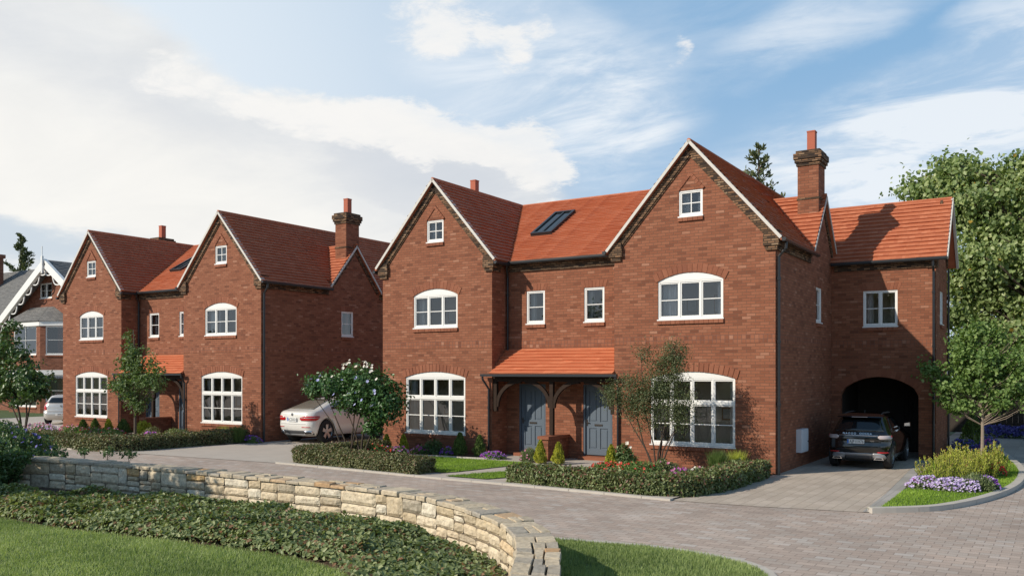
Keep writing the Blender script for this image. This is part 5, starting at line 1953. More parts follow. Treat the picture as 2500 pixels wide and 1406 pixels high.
# right bed
cone('yellow conifer beside the right door at the bed corner', 1492, 20.7, .05, .66, .19, M['leaf_gold'], 64, 3000)
dome('fresh green leafy plant with white blooms behind the red flowers', on_y(1525, 20.9), 20.9, .05, .38, .3, .56, 1700, .075, M['leaf_maple'], 65, fl=F['f_white'], nf=14, fs=.05, fz=.2)
flower_bed('spread of small red flowers along the curved bed edging', 1487, 20.0, .05, .55, .32, .26, F['f_red'], 90, 66, 1800, .038)
flower_bed('green bedding with scattered red flowers below the airy shrub', 1560, 19.6, .05, .72, .42, .36, F['f_red'], 55, 67, 3200, .036)
dome('rounded dark green bush at the foot of the airy shrub', on_y(1622, 20.0), 20.0, .05, .42, .34, .44, 2400, .05, M['leaf_hedge_red'], 68, fl=F['f_pink'], nf=12, fs=.04, fz=.0)
flower_bed('magenta and pink flower clump beneath the large right window', 1668, 19.7, .05, .34, .24, .26, [F['f_magenta'], F['f_pink']], [70, 40], 69)
flower_bed('white flowered clump beneath the large right window', 1712, 19.9, .05, .30, .24, .30, [F['f_white'], F['f_pink']], [45, 15], 70, 1000)
tuft('upright green grass clump under the right end of the large window, the left one', 1752, 20.9, .05, .68, .25, M['leaf_greencone'], 71, 900, group='tall grass clumps')
tuft('upright yellowish grass clump nearest the right house corner', 1800, 21.3, .05, .66, .22, M['leaf_spike'], 72, 700, group='tall grass clumps')
dome('bronze wispy shrub behind the hedge corner of the right house', on_y(1812, 20.4), 20.4, .05, .5, .35, .42, 2200, .035, M['leaf_hedge_red'], 73, spiky=.6, aspect=.3)
# left house bed
cone('small green conifer leftmost under the left house window', 203, 21.2, .05, .55, .26, M['leaf_greencone'], 74, 1600, .06)
cone('small green conifer second under the left house window', 232, 21.2, .05, .62, .26, M['leaf_greencone'], 75, 1600, .06)
cone('yellow green conifer under the right end of the left house window', 265, 21.2, .05, .62, .22, M['leaf_gold'], 76, 1500, .06)
cone('dark green broad conifer beside the left house recess', 301, 21.2, .05, .66, .34, M['leaf_greencone'], 77, 1900, .06)
dome('bright yellow green shrub behind the young tree trunk', on_y(352, 21.3), 21.3, .05, .34, .3, .62, 1500, .07, M['leaf_gold'], 78, spiky=.6)
dome('low clipped dark dome beside the left porch pier', on_y(372, 20.6), 20.6, .05, .42, .35, .46, 1800, .05, M['leaf_hedge'], 79)
flower_bed('clump of bright magenta flowers beside the young tree trunk', 372, 19.8, .05, .42, .28, .34, [F['f_magenta'], F['f_purple']], [130, 40], 80, 900, .04)
dome('wide low clipped green mound in front of the left house right door', on_y(442, 20.6), 20.6, .05, .85, .5, .48, 3600, .05, M['leaf_grey'], 81)
tuft('spiky pale green plant under the right window of the left house', 543, 21.4, .05, .62, .22, M['leaf_spike'], 82, 400, group='tall grass clumps')
tuft('spiky green plant nearest the right corner of the left house', 582, 21.4, .05, .66, .3, M['leaf_greencone'], 83, 600, group='tall grass clumps')
flower_bed('clump of blue purple flowers at the left house corner beside its hedge end', 617, 21.75, .02, .40, .25, .24, F['f_purple'], 130, 84)
flower_bed('pink flowers under the left end of the left house window', 178, 20.9, .05, .8, .4, .34, [F['f_pink'], F['f_red']], [70, 20], 85, 1600, .045)
flower_bed('low green bedding with coral flowers below the left house conifers', 243, 20.6, .05, 1.5, .45, .32, [F['f_pink'], F['f_red']], [40, 30], 86, 3400, .04)
flower_bed('pink and mauve flowers beside the silver hatchback', 100, 20.5, .02, .9, .5, .4, [F['f_lilac'], F['f_pink']], [60, 60], 87, 1500, .05)
# island
tuft('large golden upright plant nearest the driveway on the island bed', 2312, 22.4, .075, .68, .55, M['leaf_spike'], 91, 95, .050, 'golden_plant', 'plant', 'golden upright plants', True)
tuft('golden upright plant at the far end of the island bed beside the wing wall', 2347, 24.6, .075, .70, .50, M['leaf_spike'], 92, 85, .050, 'golden_plant', 'plant', 'golden upright plants', True)
tuft('golden upright plant around the foot of the pale young trunk', 2392, 23.6, .075, .66, .36, M['leaf_spike'], 93, 85, .050, 'golden_plant', 'plant', 'golden upright plants', True)
tuft('golden upright plant rightmost on the island bed with red tips', 2425, 24.6, .075, .72, .32, M['leaf_spike'], 94, 75, .050, 'golden_plant', 'plant', 'golden upright plants', True)
flower_bed('lilac and white flowers at the pointed left end of the island bed', 2258, 20.9, .075, .36, .30, .24, [F['f_lilac'], F['f_magenta']], [260, 30], 95, 900, .026, 'leaf_grey')
flower_bed('wide pale lilac flower carpet along the front of the island bed', 2333, 20.75, .075, .52, .34, .26, F['f_lilac'], 620, 96, 1700, .026, 'leaf_grey')
dome('grey green feathery plant between the lilac flowers and the golden plants', on_y(2380, 21.0), 21.0, .075, .36, .32, .34, 1900, .06, M['leaf_grey'], 97, 'feathery_plant', 'plant', spiky=.7, aspect=.3)
flower_bed('violet flowers at the right end of the island bed', 2411, 21.4, .075, .26, .26, .26, [F['f_purple'], F['f_lilac']], [150, 70], 98, 900, .026, 'leaf_grey')
flower_bed('small clump of red flowers among the golden plants on the right', 2432, 24.2, .075, .22, .2, .3, F['f_red'], 45, 99, 300, .036)
flower_bed('dark blue flowers against the foot of the wing side wall', 2352, 30.6, .03, .40, .35, .42, F['f_blue'], 170, 100, 900, .045, group='blue flowers by the side path')
flower_bed('dark blue and pink flowers behind the pale young trunk', 2412, 29.6, .075, .34, .5, .52, [F['f_blue'], F['f_magenta']], [170, 30], 101, 900, .045, group='blue flowers by the side path')
for i, pxx in enumerate((2418, 2452, 2490)):
    flower_bed(('blue flowers in front of the dark fence, nearest the young trunk', 'blue flowers in front of the dark fence, the middle patch', 'blue flowers in front of the dark fence at the right edge')[i], pxx, 39.5, .03, .62, .5, .42, F['f_blue'], 150, 102 + i, 700, .07, group='blue flowers by the side path')
cone('dull green upright shrub beside the wing rear downpipe', 2374, 33.5, .03, 1.15, .42, M['leaf_greencone'], 105, 1500, .09)

# dark fence and hedge mass behind the side path
fr = MB()
fo = (1.5, 41.5, 0)
for i in range(92):
    x = -11.5 + i * .21
    fr.box(x, x + .207, 41.5, 41.53, .05, 1.95 + rnd.uniform(-.01, .01))
fr.box(-11.5, 7.7, 41.532, 41.60, .4, .5)
fr.box(-11.5, 7.7, 41.532, 41.60, 1.5, 1.6)
tag(fr.build('board_fence', M['fence'], None, fo), 'dark board fence behind the blue flowers at the right edge', 'fence')
tree('background_tree', 'dark leafy tree mass above the board fence at the right edge', 'tree', (2.2, 44.0, 0), [(0, 0, 0), (0, 0, 2), (0, 0, 4), (.1, 0, 6)], .22,
     [(0, 0, 3.6, 4.2, 1.6, 2.2, 1.6), (-2.6, 0, 3.0, 2.2, 1.4, 1.6, .7), (1.5, 0, 6.4, 3, 1.6, 2, .9), (-1.6, 0, 5.8, 2.4, 1.5, 1.8, .7)], 330, 34, .26, (.36, .36, .3), M['leaf_dark'], M['bark'], 44, aspect=.7, twig_r=.03)

# big trailing shrub over the left end of the wall
rng = np.random.default_rng(77)
base = (-22.4, 11.2, 0)
sroot = empty('trailing_shrub', base, 'big dark shrub with blue flowers sprawling over the left end of the stone wall', 'shrub')
n = 30000
d = rng.normal(size=(n, 3))
d[:, 2] = np.abs(d[:, 2])
d = nrm(d)
r = rng.random(n) ** .22
lump = 1 + .13 * vnoise(d * 3, 3.0, 7)
P = d * r[:, None] * np.array([2.55, 1.05, 1.32]) * lump[:, None]
k = n // 4
P[:k] = np.c_[3.1 * rng.random(k), -.88 - .34 * rng.random(k), .82 * rng.random(k)]
P[:k, 1] += .12 * P[:k, 0] - .08
lim = rng.random(k) * 1.2
P[:k, 0] = np.where(P[:k, 0] > 2.2 + .9 * P[:k, 2] + .25 * vnoise(P[:k], 9, 4), P[:k, 0] - 1.8, P[:k, 0])
N = d + rng.normal(size=(n, 3)) * .6
leaves('foliage', P, N, .075 * (.6 + .7 * rng.random(n)), M['leaf_dark'], sroot, None, .6, None, rng)
fb = nrm(rng.normal(size=(400, 3)))
fb[:, 2] = np.abs(fb[:, 2]) + .5
fb = nrm(fb)
blossoms(sroot, list(fb * np.array([2.55, 1.05, 1.34]) * 1.01)[:150], .042, M['f_blue'], rng, 'flowers', 5)['kind'] = 'stuff'
mb = MB()
for i in range(9):
    a = rng.uniform(-1.8, 1.8)
    mb.tube([(a * .3, 0, 0), (a * .6, rng.uniform(-.3, .3), .5), (a, rng.uniform(-.5, .5), 1.0)], [.03, .02, .01], 5)
mb.build('stems', M['twig'], sroot, None)
for i, pxx in enumerate((206, 262, 313)):
    x = on_y(pxx, 12.05)
    tree('sprig_plant', ('sprig of leaves rising behind the stone wall, nearest the trailing shrub', 'sprig of leaves rising behind the stone wall, the middle one', 'largest sprig of leaves rising behind the stone wall on the right')[i], 'plant', (x, 12.05, 0),
         [(0, 0, 0), (.02, 0, .4), (.0, 0, .78)], .012, [(0, 0, .74, .22 + .04 * i, .15, .10, 1)], 14, 9, .06, (.04, .04, .03), M['leaf_dark'], M['twig'], 110 + i, group='sprigs behind the stone wall', twig_r=.004)

# tree out of frame whose dappled shade lies on the wall and lawn
tree('shade_tree', 'tall leafy tree standing left of the view, its dappled shade on the stone wall', 'tree', (-22.3, 4.2, 0), [(0, 0, 0), (0, 0, 2), (.2, 0, 4), (.3, 0, 6)], .2,
     [(0, 0, 5.2, 2.0, 2.0, 1.3, 1), (1.6, .6, 4.6, 1.4, 1.2, .8, .6), (3.3, .6, 5.0, 1.3, 1.0, .6, .42), (-1.5, -.5, 5.0, 1.6, 1.4, 1, .6)], 210, 30, .16, (.24, .24, .2), M['leaf_maple'], M['bark'], 45, aspect=.7, twig_r=.02)
# ------------------------------------------------------------------ cars (tail towards the camera, local +Y is forward)
def paint(name, col, metal=.35, rough=.28):
    m, t, o = newmat(name)
    tc = t.n('ShaderNodeTexCoord').outputs['Object']
    fl = t.noise(tc, 900.0, 1.0)
    c = t.mix(fl, tuple(x * .93 for x in col), tuple(min(1, x * 1.07) for x in col))
    b = principled(t, o, Base_Color=c, Roughness=rough, Metallic=metal)
    b.inputs['Coat Weight'].default_value = 1.0
    b.inputs['Coat Roughness'].default_value = .03
    return m


M['paint_black'] = paint('black_car_paint', (.003, .0033, .0045), .0, .2)
M['paint_cream'] = paint('champagne_car_paint', (.76, .735, .685), .12, .30)
M['paint_silver'] = paint('silver_car_paint', (.60, .575, .53), .5, .30)
M['tyre'] = plain('tyre_rubber', (.016, .016, .017), .85, noise=.2)
M['alloy'] = plain('alloy_rim', (.52, .53, .55), .28, .85, noise=.05)
M['trim'] = plain('grey_trim', (.065, .065, .068), .55, noise=.1)
M['lowtrim'] = plain('silver_trim', (.42, .42, .43), .35, .6, noise=.05)
M['redlens'] = plain('red_lens', (.50, .012, .014), .12, noise=.08, coat=.8)
M['clearlens'] = plain('clear_lens', (.46, .40, .40), .12, noise=.1, coat=.8)
M['platewhite'] = plain('plate_white', (.78, .78, .76), .4, noise=.02)
M['plateblue'] = plain('plate_blue', (.02, .16, .55), .4, noise=.02)
M['ink'] = plain('plate_ink', (.02, .02, .025), .5, noise=.02)
M['chrome'] = plain('chrome', (.70, .70, .72), .12, 1.0, noise=.02)
M['cabin'] = plain('cabin_trim', (.05, .05, .055), .8, noise=.2)
M['seatlight'] = plain('light_seat', (.45, .44, .42), .8, noise=.1)


def carglass(name, tint):
    m, t, o = newmat(name)
    fr = t.n('ShaderNodeFresnel', IOR=1.5).outputs[0]
    f = t.math('ADD', t.math('MULTIPLY', fr, 1.6), .05, True)
    a = t.n('ShaderNodeBsdfTransparent', Color=tint)
    b = t.n('ShaderNodeBsdfGlossy', Color=(1, 1, 1), Roughness=.02)
    ms = t.n('ShaderNodeMixShader', i0=f, i1=a, i2=b)
    t.nt.links.new(ms.outputs[0], o.inputs[0])
    return m


M['carglass'] = M['glassdark']
M['carglass_lit_cabin'] = plain('lit_cabin_glass', (.17, .155, .13), .04, noise=.25, nscale=3.0, spec=.8)  # look of a lit cabin painted into the glass colour


def interp(tab, z):
    for (z0, v0), (z1, v1) in zip(tab[:-1], tab[1:]):
        if z <= z1:
            return v0 + (v1 - v0) * max(0, (z - z0)) / (z1 - z0)
    return tab[-1][1]


class Body:
    def __init__(s, yr, yf, hw, rr=.28, rf=.45, bow=.06):
        s.yr, s.yf, s.hw, s.rr, s.rf, s.bow = yr, yf, hw, rr, rf, bow

    def outline(s, z, n=(7, 8, 16, 7, 5)):
        """half outline from rear centre round the right side to front centre"""
        yr, yf, w_ = interp(s.yr, z), interp(s.yf, z), interp(s.hw, z)
        rr, rf = min(s.rr, w_ * .7), min(s.rf, w_ * .8)
        P = []
        xr = w_ - rr
        for i in range(n[0]):
            x = xr * i / n[0]
            P.append((x, yr + s.bow * (x / w_) ** 2))
        y0 = yr + s.bow * (xr / w_) ** 2
        for i in range(n[1]):
            t = math.pi / 2 * i / n[1]
            P.append((xr + rr * math.sin(t), y0 + rr * (1 - math.cos(t))))
        ya, yb = y0 + rr, yf - rf
        for i in range(n[2]):
            f_ = i / n[2]
            P.append((w_ + .012 * math.sin(math.pi * f_), ya + (yb - ya) * f_))
        for i in range(n[3]):
            t = math.pi / 2 * i / n[3]
            P.append((w_ - rf * (1 - math.cos(t)), yb + rf * math.sin(t)))
        for i in range(n[4] + 1):
            P.append(((w_ - rf) * (1 - i / n[4]), yf))
        return P

    def mesh(s, zs):
        mb = MB()
        rings = []
        for z in zs:
            h = s.outline(z)
            rings.append([(x, y, z) for x, y in h] + [(-x, y, z) for x, y in h[-2:0:-1]])
        k = len(rings[0])
        vs = [p for r in rings for p in r]
        fs = []
        for j in range(len(rings) - 1):
            for i in range(k):
                a, b = j * k + i, j * k + (i + 1) % k
                fs.append((a, b, b + k, a + k))
        fs.append(tuple(range(k - 1, -1, -1)))
        top = (len(rings) - 1) * k
        fs.append(tuple(range(top, top + k)))
        mb.mesh(vs, fs)
        return mb

    def at(s, z, d, side=1):
        """point at arc distance d from the rear centre"""
        h = s.outline(z, (14, 14, 30, 10, 8))
        for (a, b) in zip(h[:-1], h[1:]):
            L = math.hypot(b[0] - a[0], b[1] - a[1])
            if d <= L:
                f_ = d / L
                return Vector(((a[0] + (b[0] - a[0]) * f_) * side, a[1] + (b[1] - a[1]) * f_, z))
            d -= L
        return Vector((h[-1][0] * side, h[-1][1], z))

    def panel(s, mb, rows, side=1, off=.008, nd=10, both=False):
        """rows: [(z, d0, d1)] a patch of the skin lifted by off; negative d means the other side"""
        grid = []
        for (z, d0, d1) in rows:
            r = []
            for i in range(nd + 1):
                d = d0 + (d1 - d0) * i / nd
                r.append(s.at(z, abs(d), side * (1 if d >= 0 else -1)))
            grid.append(r)
        m, n = len(grid), nd + 1
        N = [[None] * n for _ in range(m)]
        for j in range(m):
            for i in range(n):
                a = grid[j][min(i + 1, n - 1)] - grid[j][max(i - 1, 0)]
                b = grid[min(j + 1, m - 1)][i] - grid[max(j - 1, 0)][i]
                v = a.cross(b)
                if side < 0:
                    v = -v
                v = v.normalized() if v.length > 1e-9 else Vector((0, -1, 0))
                N[j][i] = v
        vs = [grid[j][i] + N[j][i] * off for j in range(m) for i in range(n)] + [grid[j][i] - N[j][i] * .02 for j in range(m) for i in range(n)]
        fs = []
        K = m * n
        for j in range(m - 1):
            for i in range(n - 1):
                a = j * n + i
                fs.append((a, a + 1, a + n + 1, a + n))
        for i in range(n - 1):
            fs.append((i + 1, i, K + i, K + i + 1))
            t = (m - 1) * n + i
            fs.append((t, t + 1, K + t + 1, K + t))
        for j in range(m - 1):
            a = j * n
            fs.append((a, a + n, K + a + n, K + a))
            a = j * n + n - 1
            fs.append((a + n, a, K + a, K + a + n))
        if side < 0:
            fs = [f[::-1] for f in fs]
        mb.mesh(vs, fs)


def cut_arches(obj, wheels, r):
    cb = MB()
    for (x, y, z) in wheels:
        sg = 1 if x > 0 else -1
        cb.tube([(x - sg * .30, y, z), (x + sg * .3, y, z)], r, 28)
    c = cb.build('cutter', None)
    for ob_ in (obj, c):
        bm_ = bmesh.new()
        bm_.from_mesh(ob_.data)
        bmesh.ops.recalc_face_normals(bm_, faces=bm_.faces)
        bm_.to_mesh(ob_.data)
        bm_.free()
    c.location = obj.matrix_world.translation
    md = obj.modifiers.new('cut', 'BOOLEAN')
    md.operation = 'DIFFERENCE'
    md.solver = 'EXACT'
    md.object = c
    c.parent = obj.parent
    c.location = (0, 0, 0)
    bpy.context.view_layer.update()
    dg = bpy.context.evaluated_depsgraph_get()
    me = bpy.data.meshes.new_from_object(obj.evaluated_get(dg))
    obj.modifiers.clear()
    old = obj.data
    obj.data = me
    bpy.data.meshes.remove(old)
    bpy.data.objects.remove(c)


def text_mesh(name, txt, size, mat, parent, loc, rot=(math.pi / 2, 0, 0), sx=1.0, space=1.0, depth=.003):
    cu = bpy.data.curves.new('text', 'FONT')
    cu.body = txt
    cu.size = size
    cu.align_x = 'CENTER'
    cu.align_y = 'CENTER'
    cu.extrude = depth
    cu.space_character = space
    ob = bpy.data.objects.new('text', cu)
    COL.objects.link(ob)
    bpy.context.view_layer.update()
    me = bpy.data.meshes.new_from_object(ob.evaluated_get(bpy.context.evaluated_depsgraph_get()))
    bpy.data.objects.remove(ob)
    me.materials.clear()
    me.materials.append(mat)
    o = bpy.data.objects.new(name, me)
    COL.objects.link(o)
    o.parent = parent
    o.location = loc
    o.rotation_euler = rot
    o.scale = (sx, 1, 1)
    return o


def wheel(parent, x, y, r, wd, spokes=5, twin=True):
    sg = 1 if x > 0 else -1
    tb = MB()
    prof = [(.62 * r, .0), (.70 * r, .0), (.93 * r, .008), (.985 * r, .03), (r, .06), (r, wd - .06), (.985 * r, wd - .03), (.93 * r, wd), (.6 * r, wd)]
    n = 36
    vs, fs = [], []
    for k in range(n):
        a = 2 * math.pi * k / n
        for (rr, dx) in prof:
            vs.append((x - sg * dx, y + rr * math.cos(a), r + rr * math.sin(a)))
    m = len(prof)
    for k in range(n):
        for j in range(m - 1):
            f_ = (k * m + j, k * m + j + 1, ((k + 1) % n) * m + j + 1, ((k + 1) % n) * m + j)
            fs.append(f_ if sg > 0 else f_[::-1])
    tb.mesh(vs, fs)
    wo = tb.build('wheel', M['tyre'], parent, None)
    rb_ = MB()
    rim = [(.70 * r, .004), (.66 * r, .0), (.63 * r, .015), (.61 * r, .10)]
    vs, fs = [], []
    for k in range(n):
        a = 2 * math.pi * k / n
        for (rr, dx) in rim:
            vs.append((x - sg * dx, y + rr * math.cos(a), r + rr * math.sin(a)))
    for k in range(n):
        for j in range(3):
            f_ = (k * 4 + j, k * 4 + j + 1, ((k + 1) % n) * 4 + j + 1, ((k + 1) % n) * 4 + j)
            fs.append(f_ if sg > 0 else f_[::-1])
    rb_.mesh(vs, fs)
    for k in range(spokes):
        a0 = 2 * math.pi * k / spokes + .3
        for da in ((-.10, .10) if twin else (0,)):
            p0 = Vector((0, math.cos(a0) * .10 * r, math.sin(a0) * .10 * r))
            p1 = Vector((0, math.cos(a0 + da * 1.6) * .64 * r, math.sin(a0 + da * 1.6) * .64 * r))
            t = (p1 - p0).normalized()
            sd = Vector((0, -t.z, t.y))
            w0, w1 = .035 * r / .33, .022 * r / .33
            C0 = Vector((x, y, r))
            f0, f1 = Vector((-sg * .025, 0, 0)), Vector((-sg * .05, 0, 0))
            g0, g1 = Vector((-sg * .012, 0, 0)), Vector((-sg * .05, 0, 0))
            q = [p0 - sd * w0 + f0, p1 - sd * w1 + g0, p1 + sd * w1 + g0, p0 + sd * w0 + f0]
            q2 = [p0 - sd * w0 + f1, p1 - sd * w1 + g1, p1 + sd * w1 + g1, p0 + sd * w0 + f1]
            q, q2 = [C0 + v for v in q], [C0 + v for v in q2]
            rb_.mesh(q + q2, [(0, 1, 2, 3), (7, 6, 5, 4), (0, 4, 5, 1), (1, 5, 6, 2), (2, 6, 7, 3), (3, 7, 4, 0)])
    rb_.tube([(x - sg * .015, y, r), (x - sg * .06, y, r)], .13 * r, 14)
    rb_.build('rim', M['alloy'], wo, None)
    dk = MB()
    dk.tube([(x - sg * .11, y, r), (x - sg * .12, y, r)], .60 * r, 24)
    dk.build('brake_disc', M['trim'], wo, None)
    return wo


def plate(parent, y, z, tilt, txt, w_=.46, h_=.105, x=0, euro=True):
    pb_ = MB()
    pb_.box(-w_ / 2, w_ / 2, -.006, .006, -h_ / 2, h_ / 2)
    po = pb_.build('number_plate', M['platewhite'], parent, None)
    po.location = (x, y, z)
    po.rotation_euler = (tilt, 0, 0)
    if euro:
        e_ = MB()
        e_.box(-w_ / 2 + .002, -w_ / 2 + .045, -.009, -.0065, -h_ / 2 + .004, h_ / 2 - .004)
        e_.build('plate_band', M['plateblue'], po, None)
    text_mesh('plate_text', txt, h_ * .98, M['ink'], po, (.022 if euro else 0, -.0085, -.004), (math.pi / 2, 0, 0), .78, 1.02, .0015)
    return po


def patch(parent, name, mat, body, rows, side=1, off=.008, nd=10):
    mb = MB()
    body.panel(mb, rows, side, off, nd)
    return mb.build(name, mat, parent, None, True)


# ---- black estate in the carport mouth
KB = (-4.72, 24.75, .012)
car1 = empty('parked_car', KB, 'shiny black car backed out of the brick carport arch', 'car', 'parked cars')
B1 = Body([(.20, .16), (.30, .06), (.44, .02), (.60, .0), (.72, .035), (.80, .03), (.90, .04), (.98, .10), (1.24, .30), (1.33, .37), (1.42, .46), (1.46, .62), (1.49, 1.0)],
          [(.2, 3.9), (.4, 4.02), (.6, 4.02), (.78, 3.95), (.88, 3.2), (.95, 3.0), (1.30, 2.45), (1.42, 2.2), (1.46, 2.0), (1.49, 1.7)],
          [(.20, .70), (.30, .77), (.46, .80), (.70, .815), (.84, .805), (.93, .785), (1.0, .745), (1.34, .60), (1.42, .555), (1.46, .48), (1.49, .34)], .30, .5, .07)
zs = [.20, .26, .32, .38, .44, .52, .60, .66, .72, .76, .80, .84, .88, .93, .97, 1.02, 1.1, 1.18, 1.26, 1.34, 1.385, 1.42, 1.445, 1.46, 1.475, 1.49]
WB1 = [(.80, .52, .345), (-.80, .52, .345), (.80, 3.05, .345), (-.80, 3.05, .345)]
bo = B1.mesh(zs).build('body', M['paint_black'], car1, None, True)
cut_arches(bo, WB1, .395)
bo.data.shade_smooth()
for (x, y, z) in WB1:
    wheel(car1, x * 1.0 + (.005 if x > 0 else -.005), y, .345, .22, 5, True)
patch(car1, 'rear_window', M['carglass'], B1, [(z, -(interp(B1.hw, z) - .10), interp(B1.hw, z) - .10) for z in (1.0, 1.08, 1.16, 1.24, 1.32)], 1, .006, 18)
for sd in (1, -1):
    rows = []
    for z in (1.0, 1.1, 1.2, 1.3, 1.36):
        w_ = interp(B1.hw, z)
        rows.append((z, w_ + .42 - (z - 1) * .1, w_ + 1.62 - (z - 1) * 1.2))
    patch(car1, 'side_window', M['carglass'], B1, rows, sd, .005, 14)
    tl = patch(car1, 'tail_light', M['clearlens'], B1, [(z, d0, d1) for z, d0, d1 in ((.80, .55, .93), (.84, .50, .99), (.88, .50, 1.02), (.905, .56, 1.02))], sd, .012, 12)
    patch(tl, 'red_edge', M['redlens'], B1, [(z, d0, d1) for z, d0, d1 in ((.855, .88, 1.0), (.885, .88, 1.05), (.905, .9, 1.05))], sd, .018, 8)
    patch(car1, 'reflector', M['redlens'], B1, [(.435, .50, .80), (.465, .48, .80)], sd, .012, 8)
    mm = MB()
    mm.mesh([tuple(Vector((sd * (.80 + dx), 2.42 + dy, 1.04 + dz))) for dx, dy, dz in ((0, 0, 0), (.17, .02, .01), (.17, .10, .02), (0, .12, 0), (0, .0, .10), (.16, .02, .13), (.16, .09, .13), (0, .12, .12))],
            [(3, 2, 1, 0), (4, 5, 6, 7), (0, 1, 5, 4), (1, 2, 6, 5), (2, 3, 7, 6), (3, 0, 4, 7)])
    mo = mm.build('wing_mirror', M['paint_black'], car1, None)
    mg = MB()
    mg.face([(sd * .815, 2.415, 1.06), (sd * .955, 2.43, 1.065), (sd * .945, 2.43, 1.155), (sd * .815, 2.415, 1.13)])
    mg.build('mirror_glass', M['chrome'], mo, None)
    rl = MB()
    rl.tube([(sd * .475, .72, 1.45), (sd * .47, 1.0, 1.478), (sd * .465, 1.8, 1.478), (sd * .46, 2.1, 1.45)], .014, 6)
    rl.build('roof_rail', M['trim'], car1, None)
    ex = MB()
    ex.mesh([(sd * x, y, z) for y in (.0, .12) for x, z in ((.40, .255), (.66, .255), (.62, .325), (.44, .325))], [(0, 1, 2, 3), (7, 6, 5, 4), (0, 4, 5, 1), (1, 5, 6, 2), (2, 6, 7, 3), (3, 7, 4, 0)])
    eo = ex.build('exhaust', M['chrome'], car1, None)
    ei = MB()
    ei.mesh([(sd * x, -.003, z) for x, z in ((.44, .268), (.625, .268), (.595, .312), (.465, .312))], [(0, 1, 2, 3)])
    ei.build('exhaust_hole', M['ink'], eo, None)
sp = MB()
sp.mesh([(x, y, z) for x, y, z in ((-.60, .36, 1.385), (.60, .36, 1.385), (.55, .62, 1.45), (-.55, .62, 1.45), (-.60, .27, 1.375), (.60, .27, 1.375), (.57, .29, 1.40), (-.57, .29, 1.40))],
        [(4, 5, 6, 7), (7, 6, 2, 3), (0, 1, 5, 4), (1, 2, 6, 5), (3, 0, 4, 7)])
spo = sp.build('spoiler', M['paint_black'], car1, None)
bl = MB()
bl.box(-.20, .20, .262, .27, 1.378, 1.392)
bl.build('brake_light', M['clearlens'], spo, None)
patch(car1, 'tailgate_strip', M['chrome'], B1, [(.885, -.50, .50), (.905, -.50, .50)], 1, .014, 16)
lo = MB()
B1.panel(lo, [(.27, -.74, -.36), (.33, -.72, -.34), (.40, -.66, -.34), (.43, -.56, -.40)], 1, .02, 8)
B1.panel(lo, [(.27, .36, .74), (.33, .34, .72), (.40, .34, .66), (.43, .40, .56)], 1, .02, 8)
B1.panel(lo, [(.355, -.36, .36), (.385, -.36, .36), (.41, -.36, .36), (.425, -.42, .42)], 1, .020, 12)
lo.build('bumper_guard', M['lowtrim'], car1, None, True)
patch(car1, 'bumper_grille', M['trim'], B1, [(.25, -.34, .34), (.30, -.34, .34), (.35, -.34, .34)], 1, .008, 10)
patch(car1, 'tailgate_seam', M['ink'], B1, [(.545, -.60, .60), (.552, -.60, .60)], 1, .003, 12)
wp = MB()
wp.tube([(-.03, .10, 1.02), (-.20, .115, 1.045), (-.36, .13, 1.035)], .012, 5)
wp.build('wiper', M['black'], car1, None)
an = MB()
an.tube([(0, .95, 1.48), (0, 1.02, 1.55)], .010, 5)
an.build('aerial', M['black'], car1, None)
plate(car1, -.012, .735, -.02, 'AJP I1V76', .44, .115, -.05)
text_mesh('tailgate_letters', 'NAOOO  OOSGA', .075, M['chrome'], car1, (-.02, .026, .945), (math.pi / 2 - .35, 0, 0), 1.0, 1.35, .003)
text_mesh('badge_text', 'P250', .05, M['chrome'], car1, (.36, .012, .755), (math.pi / 2, 0, 0), 1.0, 1.0, .002)

# ---- champagne coupe estate on the shared drive
KC = (-23.75, 22.3, .012)
car2 = empty('parked_car', KC, 'champagne coloured car with red tail lights beside the shaded wall of the left house', 'car', 'parked cars')
car2.rotation_euler = (0, 0, R(-2))
car2.scale = (1.06, 1.04, 1.2)
B2 = Body([(.24, .18), (.32, .08), (.44, .02), (.56, .0), (.70, .02), (.84, .0), (.93, .02), (.98, .09), (1.02, .28), (1.14, .66), (1.27, 1.12), (1.35, 1.5), (1.40, 1.9)],
          [(.24, 4.2), (.4, 4.35), (.6, 4.38), (.80, 4.3), (.90, 3.5), (.97, 3.2), (1.30, 2.55), (1.36, 2.4), (1.40, 2.15)],
          [(.24, .76), (.34, .84), (.50, .875), (.74, .885), (.88, .865), (.97, .82), (1.02, .79), (1.27, .64), (1.35, .56), (1.40, .42)], .34, .5, .10)
zs = [.24, .29, .34, .40, .44, .5, .56, .63, .70, .77, .84, .89, .93, .96, .98, 1.0, 1.02, 1.06, 1.10, 1.14, 1.2, 1.27, 1.31, 1.35, 1.38, 1.40]
WB2 = [(.87, .82, .36), (-.87, .82, .36), (.87, 3.4, .36), (-.87, 3.4, .36)]
bo = B2.mesh(zs).build('body', M['paint_cream'], car2, None, True)
cut_arches(bo, WB2, .415)
bo.data.shade_smooth()
for (x, y, z) in WB2:
    wheel(car2, x + (.006 if x > 0 else -.006), y, .36, .25, 5, True)
patch(car2, 'rear_window', M['carglass_lit_cabin'], B2, [(z, -(interp(B2.hw, z) - .14), interp(B2.hw, z) - .14) for z in (1.035, 1.08, 1.14, 1.2, 1.27, 1.32)], 1, .006, 18)
